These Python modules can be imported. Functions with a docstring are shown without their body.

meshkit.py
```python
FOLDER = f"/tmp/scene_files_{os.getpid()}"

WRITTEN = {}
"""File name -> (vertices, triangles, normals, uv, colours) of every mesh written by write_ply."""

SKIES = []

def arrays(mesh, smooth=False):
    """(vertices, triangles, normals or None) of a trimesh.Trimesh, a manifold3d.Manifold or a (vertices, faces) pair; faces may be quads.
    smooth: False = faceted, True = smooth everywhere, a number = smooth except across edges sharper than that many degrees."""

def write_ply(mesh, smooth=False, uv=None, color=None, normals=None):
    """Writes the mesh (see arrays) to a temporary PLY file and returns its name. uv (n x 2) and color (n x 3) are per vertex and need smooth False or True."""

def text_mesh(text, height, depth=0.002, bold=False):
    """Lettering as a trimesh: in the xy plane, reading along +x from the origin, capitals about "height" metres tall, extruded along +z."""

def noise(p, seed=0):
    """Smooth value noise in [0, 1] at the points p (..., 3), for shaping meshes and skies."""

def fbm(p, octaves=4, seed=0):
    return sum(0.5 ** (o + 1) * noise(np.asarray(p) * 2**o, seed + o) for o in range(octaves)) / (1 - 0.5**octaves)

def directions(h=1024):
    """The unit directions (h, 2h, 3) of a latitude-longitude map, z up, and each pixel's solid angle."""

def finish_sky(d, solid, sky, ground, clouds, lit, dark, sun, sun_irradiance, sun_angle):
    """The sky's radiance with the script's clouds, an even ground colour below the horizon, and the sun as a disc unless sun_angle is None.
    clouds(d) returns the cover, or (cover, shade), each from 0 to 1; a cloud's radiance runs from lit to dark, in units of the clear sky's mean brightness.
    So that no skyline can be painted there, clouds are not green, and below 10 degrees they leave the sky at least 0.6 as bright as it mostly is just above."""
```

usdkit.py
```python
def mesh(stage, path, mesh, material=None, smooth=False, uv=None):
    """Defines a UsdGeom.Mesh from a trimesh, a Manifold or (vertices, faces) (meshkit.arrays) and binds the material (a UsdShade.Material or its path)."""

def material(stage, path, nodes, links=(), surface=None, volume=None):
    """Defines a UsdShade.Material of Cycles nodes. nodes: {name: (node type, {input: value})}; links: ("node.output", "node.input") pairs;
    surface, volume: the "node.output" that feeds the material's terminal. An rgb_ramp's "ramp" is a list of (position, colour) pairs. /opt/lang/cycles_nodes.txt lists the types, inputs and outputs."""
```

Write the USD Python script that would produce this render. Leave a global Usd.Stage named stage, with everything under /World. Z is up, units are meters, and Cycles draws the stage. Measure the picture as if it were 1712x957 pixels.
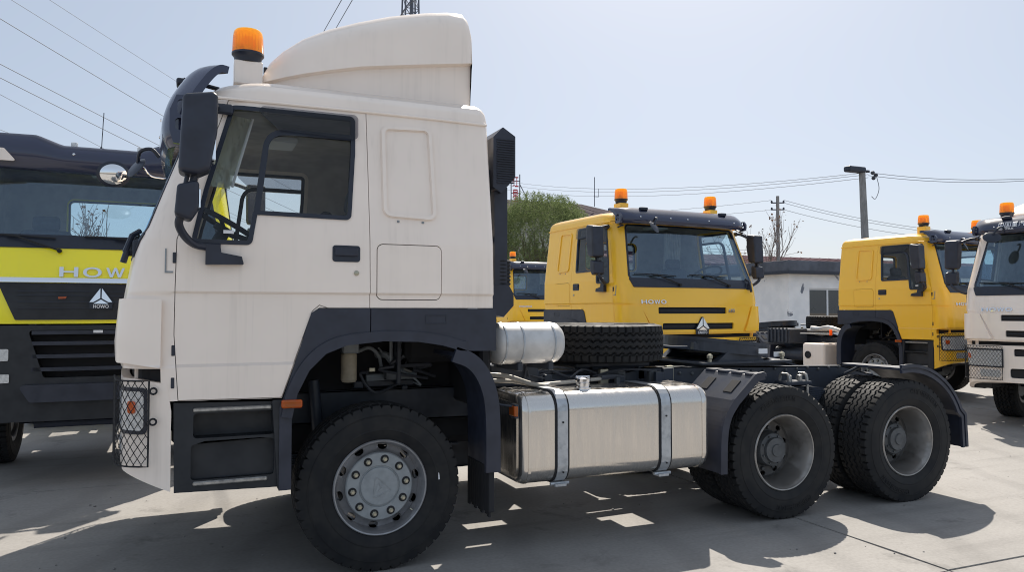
import math, random
import numpy as np, trimesh, usdkit, meshkit
import manifold3d as m3
from manifold3d import Manifold, CrossSection, FillRule
from shapely.geometry import Polygon, LineString, Point, box as sbox
from shapely import affinity
from pxr import Usd, UsdGeom, UsdLux, UsdShade, Gf, Sdf

stage = Usd.Stage.CreateInMemory()
UsdGeom.SetStageUpAxis(stage, UsdGeom.Tokens.z)
UsdGeom.SetStageMetersPerUnit(stage, 1.0)
UsdGeom.Xform.Define(stage, '/World')
UsdGeom.Scope.Define(stage, '/World/Looks')

# ------------------------------------------------------------------ camera
YAW, PITCH, ROLL = math.radians(22.938), math.radians(1.872), math.radians(0.046)
cam = UsdGeom.Camera.Define(stage, '/World/camera')
F = np.array([math.sin(YAW) * math.cos(PITCH), math.cos(YAW) * math.cos(PITCH), math.sin(PITCH)])
R = np.cross(F, [0, 0, 1]); R /= np.linalg.norm(R); U = np.cross(R, F)
R, U = math.cos(ROLL) * R + math.sin(ROLL) * U, -math.sin(ROLL) * R + math.cos(ROLL) * U
CAM = np.array([-1.101, -5.861, 1.6256])
cam.AddTransformOp().Set(Gf.Matrix4d(*R, 0, *U, 0, *(-F), 0, *CAM, 1))
cam.CreateHorizontalApertureAttr(36.0)
cam.CreateVerticalApertureAttr(36.0 * 573 / 1024)
cam.CreateFocalLengthAttr(1260.6 / 1712 * 36)
cam.CreateClippingRangeAttr(Gf.Vec2f(0.05, 2000))
cam.CreateExposureAttr(0.72)

# ------------------------------------------------------------------ sky and sun
SUN_AZ, SUN_EL = math.radians(36.5), math.radians(48.6)
usdkit.material(stage, '/World/Looks/sky_look', {
    'sky': ('sky_texture', {'sky_type': 'single_scattering', 'sun_disc': False, 'sun_elevation': SUN_EL, 'sun_rotation': SUN_AZ,
                            'altitude': 50.0, 'air_density': 0.75, 'aerosol_density': 2.0, 'ozone_density': 0.3}),
    'veil': ('mix_color', {'fac': 0.56, 'b': (4.95, 5.65, 6.5), 'use_clamp': False}),      # thin even high cloud
    'bg': ('background_shader', {'strength': 0.074})}, [('sky.color', 'veil.a'), ('veil.result', 'bg.color')], surface='bg.background')
dome = UsdLux.DomeLight.Define(stage, '/World/sky')
UsdShade.MaterialBindingAPI.Apply(dome.GetPrim()).Bind(UsdShade.Material.Get(stage, '/World/Looks/sky_look'))
dome.GetPrim().SetCustomDataByKey('kind', 'structure')
sun = UsdLux.DistantLight.Define(stage, '/World/sun')
sun.CreateIntensityAttr(0.95); sun.CreateAngleAttr(0.55); sun.CreateNormalizeAttr(True)
sun.CreateColorAttr(Gf.Vec3f(1.0, 0.93, 0.83))
sd = np.array([math.sin(SUN_AZ) * math.cos(SUN_EL), math.cos(SUN_AZ) * math.cos(SUN_EL), math.sin(SUN_EL)])
zx = np.cross([0, 0, 1], sd); zx /= np.linalg.norm(zx); zy = np.cross(sd, zx)
sun.AddTransformOp().Set(Gf.Matrix4d(*zx, 0, *zy, 0, *sd, 0, 0, 0, 50, 1))

# ------------------------------------------------------------------ materials
def mat(name, nodes, links, surface):
    return usdkit.material(stage, '/World/Looks/' + name, nodes, links, surface=surface)

def plain(name, base, rough=0.5, metallic=0.0, var=0.0, scale=6.0, bump=0.0, bscale=200.0, stretch=(1, 1, 1), dark=None, coat=0.0, **kw):
    n = {'p': ('principled_bsdf', {'base_color': base, 'roughness': rough, 'metallic': metallic, 'coat_weight': coat, **kw})}
    l = []
    if var or bump:
        n['tc'] = ('texture_coordinate', {})
        n['mp'] = ('mapping', {'scale': stretch})
        l += [('tc.object', 'mp.vector')]
    if var:
        dk = dark if dark is not None else tuple(c * (1 - var) for c in base)
        n['no'] = ('noise_texture', {'scale': scale, 'detail': 6.0, 'roughness': 0.62})
        n['mr'] = ('map_range', {'from_min': 0.38, 'from_max': 0.66, 'clamp': True})
        n['mx'] = ('mix_color', {'a': base, 'b': dk})
        l += [('mp.vector', 'no.vector'), ('no.fac', 'mr.value'), ('mr.result', 'mx.fac'), ('mx.result', 'p.base_color')]
        n['mr2'] = ('map_range', {'from_min': 0.3, 'from_max': 0.7, 'to_min': max(0.02, rough - 0.08), 'to_max': min(1, rough + 0.12), 'clamp': True})
        l += [('no.fac', 'mr2.value'), ('mr2.result', 'p.roughness')]
    if bump:
        n['nb'] = ('noise_texture', {'scale': bscale, 'detail': 4.0})
        n['bu'] = ('bump', {'strength': bump, 'distance': 0.002})
        l += [('mp.vector', 'nb.vector'), ('nb.fac', 'bu.height'), ('bu.normal', 'p.normal')]
    return mat(name, n, l, 'p.BSDF')

def streaked(name, base, dirt, rough=0.3, coat=0.35):
    """Vehicle paint with rain streaks running down and broad patches of dust."""
    return mat(name, {
        'tc': ('texture_coordinate', {}),
        'mp': ('mapping', {'scale': (26.0, 26.0, 0.9)}), 'n1': ('noise_texture', {'scale': 1.0, 'detail': 4.0, 'roughness': 0.6}),
        'r1': ('map_range', {'from_min': 0.5, 'from_max': 0.8, 'to_max': 0.5, 'clamp': True}),
        'n2': ('noise_texture', {'scale': 1.6, 'detail': 5.0, 'roughness': 0.6}),
        'r2': ('map_range', {'from_min': 0.38, 'from_max': 0.68, 'clamp': True}),
        'm': ('math', {'math_type': 'multiply'}), 'a': ('math', {'math_type': 'multiply_add', 'value2': 0.16}),
        'mx': ('mix_color', {'a': base, 'b': dirt}),
        'rr': ('map_range', {'to_min': rough, 'to_max': rough + 0.25}),
        'p': ('principled_bsdf', {'roughness': rough, 'coat_weight': coat, 'coat_roughness': 0.12})},
        [('tc.object', 'mp.vector'), ('mp.vector', 'n1.vector'), ('tc.object', 'n2.vector'), ('n1.fac', 'r1.value'), ('n2.fac', 'r2.value'),
         ('r1.result', 'm.value1'), ('r2.result', 'm.value2'), ('r2.result', 'a.value1'), ('m.value', 'a.value3'), ('a.value', 'mx.fac'), ('mx.result', 'p.base_color'),
         ('a.value', 'rr.value'), ('rr.result', 'p.roughness')], 'p.BSDF')

def pane(name, tint, ior=1.45, rough=0.0, refl=(1, 1, 1)):
    return mat(name, {'t': ('transparent_bsdf', {'color': tint}), 'g': ('glossy_bsdf', {'color': refl, 'roughness': rough}),
                      'f': ('fresnel', {'IOR': ior}), 'gm': ('geometry', {}), 'o': ('math', {'math_type': 'subtract', 'value1': 1.0}), 'k': ('math', {'math_type': 'multiply'}), 'm': ('mix_closure', {})},
               [('gm.backfacing', 'o.value2'), ('o.value', 'k.value1'), ('f.fac', 'k.value2'), ('k.value', 'm.fac'), ('t.BSDF', 'm.closure1'), ('g.BSDF', 'm.closure2')], 'm.closure')

def lens(name, color, clear=0.5):
    return mat(name, {'t': ('transparent_bsdf', {'color': color}), 'tl': ('translucent_bsdf', {'color': color}), 'd': ('diffuse_bsdf', {'color': color}),
                      'g': ('glossy_bsdf', {'color': (1, 1, 1), 'roughness': 0.06}), 'f': ('fresnel', {'IOR': 1.45}),
                      'gm': ('geometry', {}), 'o': ('math', {'math_type': 'subtract', 'value1': 1.0}), 'k': ('math', {'math_type': 'multiply'}), 'm0': ('mix_closure', {'fac': 0.3}), 'm1': ('mix_closure', {'fac': clear}), 'm2': ('mix_closure', {})},
               [('tl.BSDF', 'm0.closure1'), ('d.BSDF', 'm0.closure2'), ('m0.closure', 'm1.closure1'), ('t.BSDF', 'm1.closure2'),
                ('gm.backfacing', 'o.value2'), ('o.value', 'k.value1'), ('f.fac', 'k.value2'), ('k.value', 'm2.fac'), ('m1.closure', 'm2.closure1'), ('g.BSDF', 'm2.closure2')], 'm2.closure')

M = {}
M['white'] = streaked('white_paint', (0.91, 0.792, 0.69), (0.60, 0.515, 0.435))
M['yellow'] = streaked('yellow_paint', (1.0, 0.56, 0.035), (0.90, 0.51, 0.07), 0.25, 0.5)
M['lime'] = streaked('lime_paint', (0.98, 0.85, 0.015), (0.86, 0.76, 0.04), 0.22, 0.6)
M['dark'] = plain('dark_plastic', (0.021, 0.025, 0.040), 0.42, var=0.3, scale=7, bump=0.12, bscale=600)
M['trim'] = plain('window_trim', (0.014, 0.018, 0.03), 0.35, var=0.2, scale=9)
M['visor'] = plain('visor_plastic', (0.022, 0.026, 0.05), 0.16, coat=0.5)
M['rubber'] = plain('tyre_rubber', (0.009, 0.0095, 0.011), 0.66, var=0.45, scale=9, dark=(0.024, 0.023, 0.022), bump=0.15, bscale=300, specular_ior_level=0.25)
M['black'] = plain('black_void', (0.012, 0.012, 0.014), 0.8)
M['frame'] = plain('chassis_paint', (0.026, 0.032, 0.045), 0.42, var=0.35, scale=8, bump=0.05, bscale=80)
M['rim'] = plain('steel_rim', (0.30, 0.30, 0.31), 0.34, 0.55, var=0.3, scale=14)
M['rimdish'] = plain('dusty_rim', (0.37, 0.35, 0.33), 0.32, 0.65, var=0.45, scale=7, dark=(0.19, 0.175, 0.16))
M['disc'] = plain('wheel_disc', (0.11, 0.105, 0.10), 0.5, 0.2, var=0.4, scale=9)
M['hub'] = plain('grey_hub_paint', (0.27, 0.29, 0.30), 0.38, var=0.2, scale=18)
M['darkhub'] = plain('dark_hub_paint', (0.085, 0.09, 0.095), 0.5, var=0.35, scale=14)
M['nut'] = plain('brass_nut', (0.42, 0.39, 0.30), 0.35, 0.8)
M['chrome'] = plain('chrome', (0.85, 0.85, 0.86), 0.06, 1.0)
M['alu'] = plain('brushed_aluminium', (0.69, 0.655, 0.61), 0.17, 0.95, var=0.07, scale=3, stretch=(5, 5, 0.5))
M['cyl'] = plain('galvanised_cylinder', (0.60, 0.585, 0.565), 0.5, 0.45, var=0.25, scale=5, stretch=(1, 1, 1))
M['strap'] = plain('steel_strap', (0.47, 0.49, 0.51), 0.36, 0.6, var=0.3, scale=20)
M['tread'] = plain('step_metal', (0.45, 0.43, 0.40), 0.4, 0.8, var=0.4, scale=30)
M['step'] = plain('step_plastic', (0.013, 0.015, 0.019), 0.5, var=0.3, scale=8)
M['interior'] = plain('cab_lining', (0.55, 0.50, 0.47), 0.8, var=0.25, scale=5)
M['seat'] = plain('seat_cloth', (0.10, 0.10, 0.115), 0.9, var=0.3, scale=20)
M['foil'] = None
M['cream'] = plain('cream_filter', (0.55, 0.47, 0.34), 0.5, var=0.3, scale=10)
M['hose'] = plain('tan_hose', (0.42, 0.38, 0.32), 0.55, var=0.3, scale=14)
M['cable'] = plain('dark_cable', (0.05, 0.052, 0.06), 0.5)
M['label'] = plain('white_sticker', (0.75, 0.75, 0.76), 0.5)
M['redlabel'] = plain('red_sticker', (0.55, 0.06, 0.05), 0.5)
M['lamp'] = plain('clear_lamp', (0.70, 0.70, 0.69), 0.12, 0.25, var=0.35, scale=40)
M['orange'] = lens('orange_marker', (1.0, 0.30, 0.06), 0.12)
M['amber'] = lens('amber_beacon', (1.0, 0.74, 0.10), 0.45)
M['red'] = lens('red_lamp', (0.8, 0.03, 0.03), 0.15)
M['foil'] = lens('plastic_film', (0.72, 0.72, 0.62), 0.25)
M['mirror'] = plain('mirror_glass', (0.93, 0.94, 0.95), 0.02, 1.0)
M['glass'] = pane('cab_glass', (0.92, 0.94, 0.94), 1.4)
M['screen'] = pane('windscreen_glass', (0.80, 0.91, 0.96), 2.3, 0.0, (0.62, 0.80, 1.0))
M['smoke'] = pane('smoked_plastic', (0.66, 0.66, 0.68))
M['winglass'] = pane('house_glass', (0.45, 0.50, 0.52), 2.0)
M['pole'] = plain('pole_concrete', (0.30, 0.285, 0.27), 0.9, var=0.35, scale=3, stretch=(3, 3, 0.7))
M['steelpole'] = plain('tower_steel', (0.10, 0.11, 0.14), 0.6)
M['wire'] = plain('overhead_wire', (0.05, 0.055, 0.07), 0.6)
M['bark'] = plain('bark', (0.13, 0.10, 0.08), 0.95, var=0.4, scale=14)
M['twig'] = plain('twig_bark', (0.17, 0.13, 0.11), 0.9)
M['brownroof'] = plain('brown_roof_sheet', (0.055, 0.04, 0.05), 0.95, var=0.3, scale=0.5, specular_ior_level=0.1)
M['maroon'] = plain('maroon_roof_sheet', (0.07, 0.022, 0.035), 0.95, var=0.3, scale=0.7, specular_ior_level=0.15)
M['housewall'] = plain('grey_render', (0.42, 0.40, 0.39), 0.9, var=0.25, scale=0.6)
M['parapet'] = plain('dark_parapet_sheet', (0.085, 0.095, 0.12), 0.6, var=0.45, scale=2.2)
M['signred'] = plain('red_sign_letters', (0.45, 0.05, 0.06), 0.5)
M['blue'] = plain('blue_board', (0.05, 0.15, 0.36), 0.5)
M['frameW'] = plain('white_window_frame', (0.62, 0.63, 0.64), 0.4)

def leafmat(name, c, c2):
    return mat(name, {'oi': ('geometry', {}), 'mx': ('mix_color', {'a': c, 'b': c2}), 'd': ('diffuse_bsdf', {}), 't': ('translucent_bsdf', {}),
                      'm': ('mix_closure', {'fac': 0.5})},
               [('oi.random_per_island', 'mx.fac'), ('mx.result', 'd.color'), ('mx.result', 't.color'), ('d.BSDF', 'm.closure1'), ('t.BSDF', 'm.closure2')], 'm.closure')
M['willow'] = leafmat('willow_leaf', (0.155, 0.195, 0.085), (0.27, 0.31, 0.165))
M['dryleaf'] = leafmat('dry_leaf', (0.12, 0.07, 0.045), (0.19, 0.12, 0.07))

M['concrete'] = mat('yard_concrete', {
    'g': ('geometry', {}),
    'n1': ('noise_texture', {'scale': 0.55, 'detail': 6.0, 'roughness': 0.6}), 'r1': ('rgb_ramp', {'ramp': [(0.3, (0.245, 0.232, 0.218)), (0.5, (0.305, 0.29, 0.272)), (0.7, (0.35, 0.332, 0.312))]}),
    'n2': ('noise_texture', {'scale': 38.0, 'detail': 5.0, 'roughness': 0.7}), 'r2': ('map_range', {'from_min': 0.3, 'from_max': 0.7, 'to_min': 0.86, 'to_max': 1.08, 'clamp': True}),
    'mp': ('mapping', {'scale': (0.5, 7.0, 1.0), 'rotation': (0, 0, 0.25)}), 'n3': ('noise_texture', {'scale': 0.7, 'detail': 3.0}),
    'r3': ('map_range', {'from_min': 0.55, 'from_max': 0.75, 'to_min': 1.0, 'to_max': 0.84, 'clamp': True}),
    'v': ('voronoi_texture', {'scale': 2.3, 'randomness': 1.0}), 'r4': ('map_range', {'from_min': 0.02, 'from_max': 0.05, 'to_min': 0.62, 'to_max': 1.0, 'clamp': True}),
    'n5': ('noise_texture', {'scale': 1.7, 'detail': 7.0, 'roughness': 0.7, 'distortion': 0.4}), 'r5': ('map_range', {'from_min': 0.58, 'from_max': 0.70, 'to_min': 1.0, 'to_max': 0.64, 'clamp': True}),
    'mw': ('mapping', {'scale': (0.35, 1.0, 1.0), 'rotation': (0, 0, 0.12)}), 'w': ('wave_texture', {'scale': 0.9, 'distortion': 3.0, 'detail': 2.0, 'detail_scale': 0.6}), 'r6': ('map_range', {'from_min': 0.82, 'from_max': 0.98, 'to_min': 1.0, 'to_max': 0.9, 'clamp': True}),
    'm3': ('math', {'math_type': 'multiply'}), 'm4': ('math', {'math_type': 'multiply'}),
    'm1': ('math', {'math_type': 'multiply'}), 'm2': ('math', {'math_type': 'multiply'}), 'mx': ('mix_color', {'blend_type': 'multiply', 'fac': 1.0}),
    'bu': ('bump', {'strength': 0.25, 'distance': 0.003}),
    'p': ('principled_bsdf', {'roughness': 0.78, 'specular_ior_level': 0.3})},
    [('g.position', 'n1.vector'), ('g.position', 'n2.vector'), ('g.position', 'mp.vector'), ('mp.vector', 'n3.vector'), ('n1.fac', 'r1.fac'), ('n2.fac', 'r2.value'), ('n3.fac', 'r3.value'),
     ('g.position', 'v.vector'), ('v.distance', 'r4.value'),
     ('r2.result', 'm1.value1'), ('r3.result', 'm1.value2'), ('m1.value', 'm2.value1'), ('r4.result', 'm2.value2'), ('r1.color', 'mx.a'), ('g.position', 'n5.vector'), ('n5.fac', 'r5.value'), ('g.position', 'mw.vector'), ('mw.vector', 'w.vector'), ('w.fac', 'r6.value'), ('r5.result', 'm3.value1'), ('r6.result', 'm3.value2'), ('m2.value', 'm4.value1'), ('m3.value', 'm4.value2'), ('m4.value', 'mx.b'), ('mx.result', 'p.base_color'),
     ('n2.fac', 'bu.height'), ('bu.normal', 'p.normal')], 'p.BSDF')
M['joint'] = plain('joint_dirt', (0.05, 0.046, 0.042), 0.95)
M['earth'] = plain('far_ground', (0.33, 0.30, 0.265), 0.9, var=0.2, scale=0.2)
M['peel'] = mat('peeling_white_paint', {
    'g': ('geometry', {}), 'n1': ('noise_texture', {'scale': 0.9, 'detail': 8.0, 'roughness': 0.65, 'distortion': 0.6}),
    'r1': ('map_range', {'from_min': 0.59, 'from_max': 0.605, 'clamp': True}),
    'n2': ('noise_texture', {'scale': 2.5, 'detail': 4.0}), 'c': ('rgb_ramp', {'ramp': [(0.35, (0.74, 0.73, 0.72)), (0.65, (0.84, 0.82, 0.80))]}),
    'mx': ('mix_color', {'b': (0.16, 0.17, 0.20)}), 'p': ('principled_bsdf', {'roughness': 0.85})},
    [('g.position', 'n1.vector'), ('n1.fac', 'r1.value'), ('g.position', 'n2.vector'), ('n2.fac', 'c.fac'), ('c.color', 'mx.a'), ('r1.result', 'mx.fac'), ('mx.result', 'p.base_color')], 'p.BSDF')

# ------------------------------------------------------------------ prims
COUNT = {}
LIFT = [0.0]
def newpath(parent, name):
    k = (parent, name); n = COUNT.get(k, 0); COUNT[k] = n + 1
    return f'{parent}/{name}' + (f'_{n:03d}' if n else '')

def tag(prim, label=None, cat=None, group=None, kind=None):
    for k, v in (('label', label), ('category', cat), ('group', group), ('kind', kind)):
        if v: prim.SetCustomDataByKey(k, v)
    return prim

def thing(name, label, cat, loc=(0, 0, 0), rot=0.0, group=None):
    x = UsdGeom.Xform.Define(stage, newpath('/World', name))
    x.AddTranslateOp().Set(Gf.Vec3d(*map(float, loc))); x.AddRotateZOp().Set(float(rot))
    tag(x.GetPrim(), label, cat, group)
    return str(x.GetPath())

def tm(mesh):
    if isinstance(mesh, Manifold):
        q = mesh.to_mesh(); return trimesh.Trimesh(q.vert_properties[:, :3], q.tri_verts, process=False)
    if isinstance(mesh, (list,)):
        return trimesh.util.concatenate([tm(x) for x in mesh])
    return mesh

def part(parent, name, mesh, material, smooth=32, label=None, lift=True):
    mesh = tm(mesh)
    if mesh is None or len(mesh.faces) == 0: print('EMPTY', parent, name); return parent
    if LIFT[0] and lift and parent.count('/') == 2: mesh = mesh.copy(); mesh.apply_translation((0, 0, LIFT[0]))
    elif LIFT[0] and lift: mesh = mesh.copy(); mesh.apply_translation((0, 0, LIFT[0]))
    path = newpath(parent, name)
    m = usdkit.mesh(stage, path, mesh, M[material], smooth=smooth)
    if label: tag(m.GetPrim(), label)
    return path

def single(name, mesh, material, label, cat, group=None, smooth=32):
    p = newpath('/World', name); m = usdkit.mesh(stage, p, tm(mesh), M[material], smooth=smooth)
    tag(m.GetPrim(), label, cat, group); return p

def struct(name, mesh, material, smooth=False, kind='structure'):
    p = newpath('/World', name); m = usdkit.mesh(stage, p, tm(mesh), M[material], smooth=smooth); tag(m.GetPrim(), kind=kind); return p

def refpart(parent, name, src, loc, rot=(0, 0, 0)):
    p = newpath(parent, name); x = UsdGeom.Xform.Define(stage, p)
    x.AddTranslateOp().Set(Gf.Vec3d(*map(float, loc))); x.AddRotateXYZOp().Set(Gf.Vec3f(*map(float, rot)))
    x.GetPrim().GetReferences().AddInternalReference(Sdf.Path(src)); x.GetPrim().SetInstanceable(True)
    return p

# ------------------------------------------------------------------ mesh helpers
def polys(shape):
    out = []
    for g in getattr(shape, 'geoms', [shape]):
        if g.is_empty: continue
        out.append(np.array(g.exterior.coords)[:-1]); out += [np.array(i.coords)[:-1] for i in g.interiors]
    return out
def ext(shape, h):
    if not hasattr(shape, 'geom_type'): shape = Polygon(shape)
    return CrossSection(polys(shape), FillRule.EvenOdd).extrude(h)
def prismY(shape, y0, y1): return ext(shape, y1 - y0).rotate([90, 0, 0]).translate([0, y1, 0])          # shape in (x, z)
def prismX(shape, x0, x1): return ext(shape, x1 - x0).transform(np.array([[0, 0, 1, x0], [1, 0, 0, 0], [0, 1, 0, 0.0]]))   # shape in (y, z)
def prismZ(shape, z0, z1): return ext(shape, z1 - z0).translate([0, 0, z0])                                # shape in (x, y)
def rnd(pts, r): return Polygon(pts).buffer(-r, join_style=1).buffer(r, quad_segs=6)
def rrect(x0, x1, y0, y1, r): return sbox(x0 + r, y0 + r, x1 - r, y1 - r).buffer(r, quad_segs=5)
def bx(x0, x1, y0, y1, z0, z1, c=0.004):
    c = min(c, (x1 - x0) * .3, (y1 - y0) * .3, (z1 - z0) * .3)
    p = []
    for x, sx in ((x0, 1), (x1, -1)):
        for y, sy in ((y0, 1), (y1, -1)):
            for z, sz in ((z0, 1), (z1, -1)):
                p += [(x + sx * c, y + sy * c, z), (x + sx * c, y, z + sz * c), (x, y + sy * c, z + sz * c)]
    return tm(Manifold.hull_points(np.array(p)))
def rbox(x0, x1, y0, y1, z0, z1, r, n=8):
    p = []
    s = trimesh.creation.icosphere(subdivisions=2, radius=r).vertices
    for x in (x0 + r, x1 - r):
        for y in (y0 + r, y1 - r):
            for z in (z0 + r, z1 - r): p.append(s + [x, y, z])
    return tm(Manifold.hull_points(np.vstack(p)))
def tube(path, r, n=8, closed=False, caps=True):
    P = np.asarray(path, float); m = len(P)
    T = np.zeros_like(P)
    for i in range(m):
        a, b = (P[(i - 1) % m], P[(i + 1) % m]) if closed else (P[max(i - 1, 0)], P[min(i + 1, m - 1)])
        T[i] = b - a
    T /= np.maximum(np.linalg.norm(T, axis=1, keepdims=True), 1e-9)
    u = np.cross(T[0], [0, 0, 1.0]) if abs(T[0][2]) < .9 else np.cross(T[0], [1.0, 0, 0]); u /= np.linalg.norm(u)
    V = []; rr = np.broadcast_to(r, (m,))
    for i in range(m):
        u = u - T[i] * (u @ T[i]); u /= np.linalg.norm(u); v = np.cross(T[i], u)
        a = np.arange(n) * 2 * np.pi / n
        V.append(P[i] + rr[i] * (np.outer(np.cos(a), u) + np.outer(np.sin(a), v)))
    V = np.vstack(V); Fc = []
    for i in range(m if closed else m - 1):
        j = (i + 1) % m
        for k in range(n):
            l = (k + 1) % n
            Fc += [(i * n + k, i * n + l, j * n + l), (i * n + k, j * n + l, j * n + k)]
    if caps and not closed:
        V = np.vstack([V, P[0], P[-1]]); c0, c1 = len(V) - 2, len(V) - 1
        for k in range(n):
            l = (k + 1) % n; Fc += [(c0, l, k), (c1, (m - 1) * n + k, (m - 1) * n + l)]
    return trimesh.Trimesh(V, Fc, process=False)
def curve(pts, n=8):
    """Catmull-Rom through the points."""
    P = np.asarray(pts, float); Q = np.vstack([2 * P[0] - P[1], P, 2 * P[-1] - P[-2]]); out = []
    for i in range(1, len(Q) - 2):
        for t in np.linspace(0, 1, n, endpoint=False):
            a, b, c, d = Q[i - 1:i + 3]
            out.append(.5 * (2 * b + (c - a) * t + (2 * a - 5 * b + 4 * c - d) * t * t + (3 * b - a - 3 * c + d) * t ** 3))
    return np.vstack(out + [P[-1]])
def lathe(prof, n=48, axis='z'):
    """prof: (r, h) pairs from the bottom up (outside counter-clockwise); axis 'z', 'x' or '-y'."""
    P = np.asarray(prof, float); a = np.arange(n) * 2 * np.pi / n; m = len(P)
    V = np.stack([np.outer(P[:, 0], np.cos(a)), np.outer(P[:, 0], np.sin(a)), np.repeat(P[:, 1:2], n, 1)], -1).reshape(-1, 3)
    Fc = []
    for i in range(m - 1):
        for k in range(n):
            l = (k + 1) % n
            if P[i, 0] > 1e-6: Fc.append((i * n + k, i * n + l, (i + 1) * n + l) if P[i + 1, 0] > 1e-6 else (i * n + k, i * n + l, (i + 1) * n))
            if P[i + 1, 0] > 1e-6: Fc.append((i * n + k, (i + 1) * n + l, (i + 1) * n + k) if P[i, 0] > 1e-6 else (i * n, (i + 1) * n + l, (i + 1) * n + k))
    t = trimesh.Trimesh(V, Fc, process=False); t.merge_vertices(); t.remove_unreferenced_vertices()
    return orient(t, axis)
def orient(t, axis):
    if axis == '-y': t.vertices = t.vertices[:, [0, 2, 1]] * [1, -1, 1]      # h -> -y, rotation about x
    elif axis == 'x': t.vertices = t.vertices[:, [2, 0, 1]]
    return t
def cylr(p0, p1, r, n=16): return tube([p0, p1], r, n)
def mirror_y(mesh):
    t = tm(mesh).copy(); t.vertices = t.vertices * [1, -1, 1]; t.invert(); return t
def moved(mesh, d): t = tm(mesh).copy(); t.apply_translation(d); return t

# ------------------------------------------------------------------ cab surface
ZT = 3.055
XF = np.array([(0.95, -1.44), (1.30, -1.485), (1.45, -1.492), (1.70, -1.475), (1.92, -1.437), (2.02, -1.41), (2.10, -1.375), (2.51, -1.225), (2.72, -1.15), (2.88, -1.085), (2.93, -1.06), (2.975, -1.01), (3.01, -0.93), (3.035, -0.83), (3.055, -0.62)])
XR = np.array([(0.95, 0.737), (1.64, 0.735), (2.90, 0.715), (2.96, 0.705), (3.01, 0.68), (3.04, 0.63), (3.055, 0.52)])
WW = np.array([(0.95, 1.22), (1.10, 1.235), (1.305, 1.246), (1.322, 1.232), (1.720, 1.235), (1.734, 1.250), (2.05, 1.250), (2.90, 1.155), (2.945, 1.148), (2.985, 1.125), (3.015, 1.08), (3.04, 1.0), (3.055, 0.86)])
ZL = np.unique(np.round(np.concatenate([XF[:, 0], XR[:, 0], WW[:, 0], [1.2, 1.55, 2.3, 2.62, 2.8, 2.84]]), 4))
def sect(z, off=0.0, bumper=None):
    xf = (np.interp(z, *XF.T) if bumper is None else bumper) - off; xr = np.interp(z, *XR.T) + off; w = np.interp(z, *WW.T) + off
    a, b, r = 0.28, 0.22, 0.045
    yf = w - b
    ys = np.linspace(0, yf, 9)
    front = [(xf + .02 - .065 * (1 - (y / yf) ** 2), y) for y in ys]
    corner = [(xf + .30 - a * math.cos(t), yf + b * math.sin(t)) for t in np.linspace(0, np.pi / 2, 11)[1:]]
    rear = [(xr - r + r * math.sin(t), w - r + r * math.cos(t)) for t in np.linspace(0, np.pi / 2, 5)]
    half = front + corner + rear                                                     # y >= 0, front centre to rear
    full = half + [(x, -y) for x, y in reversed(half) if y > 1e-9]
    return np.array(full)
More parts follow.
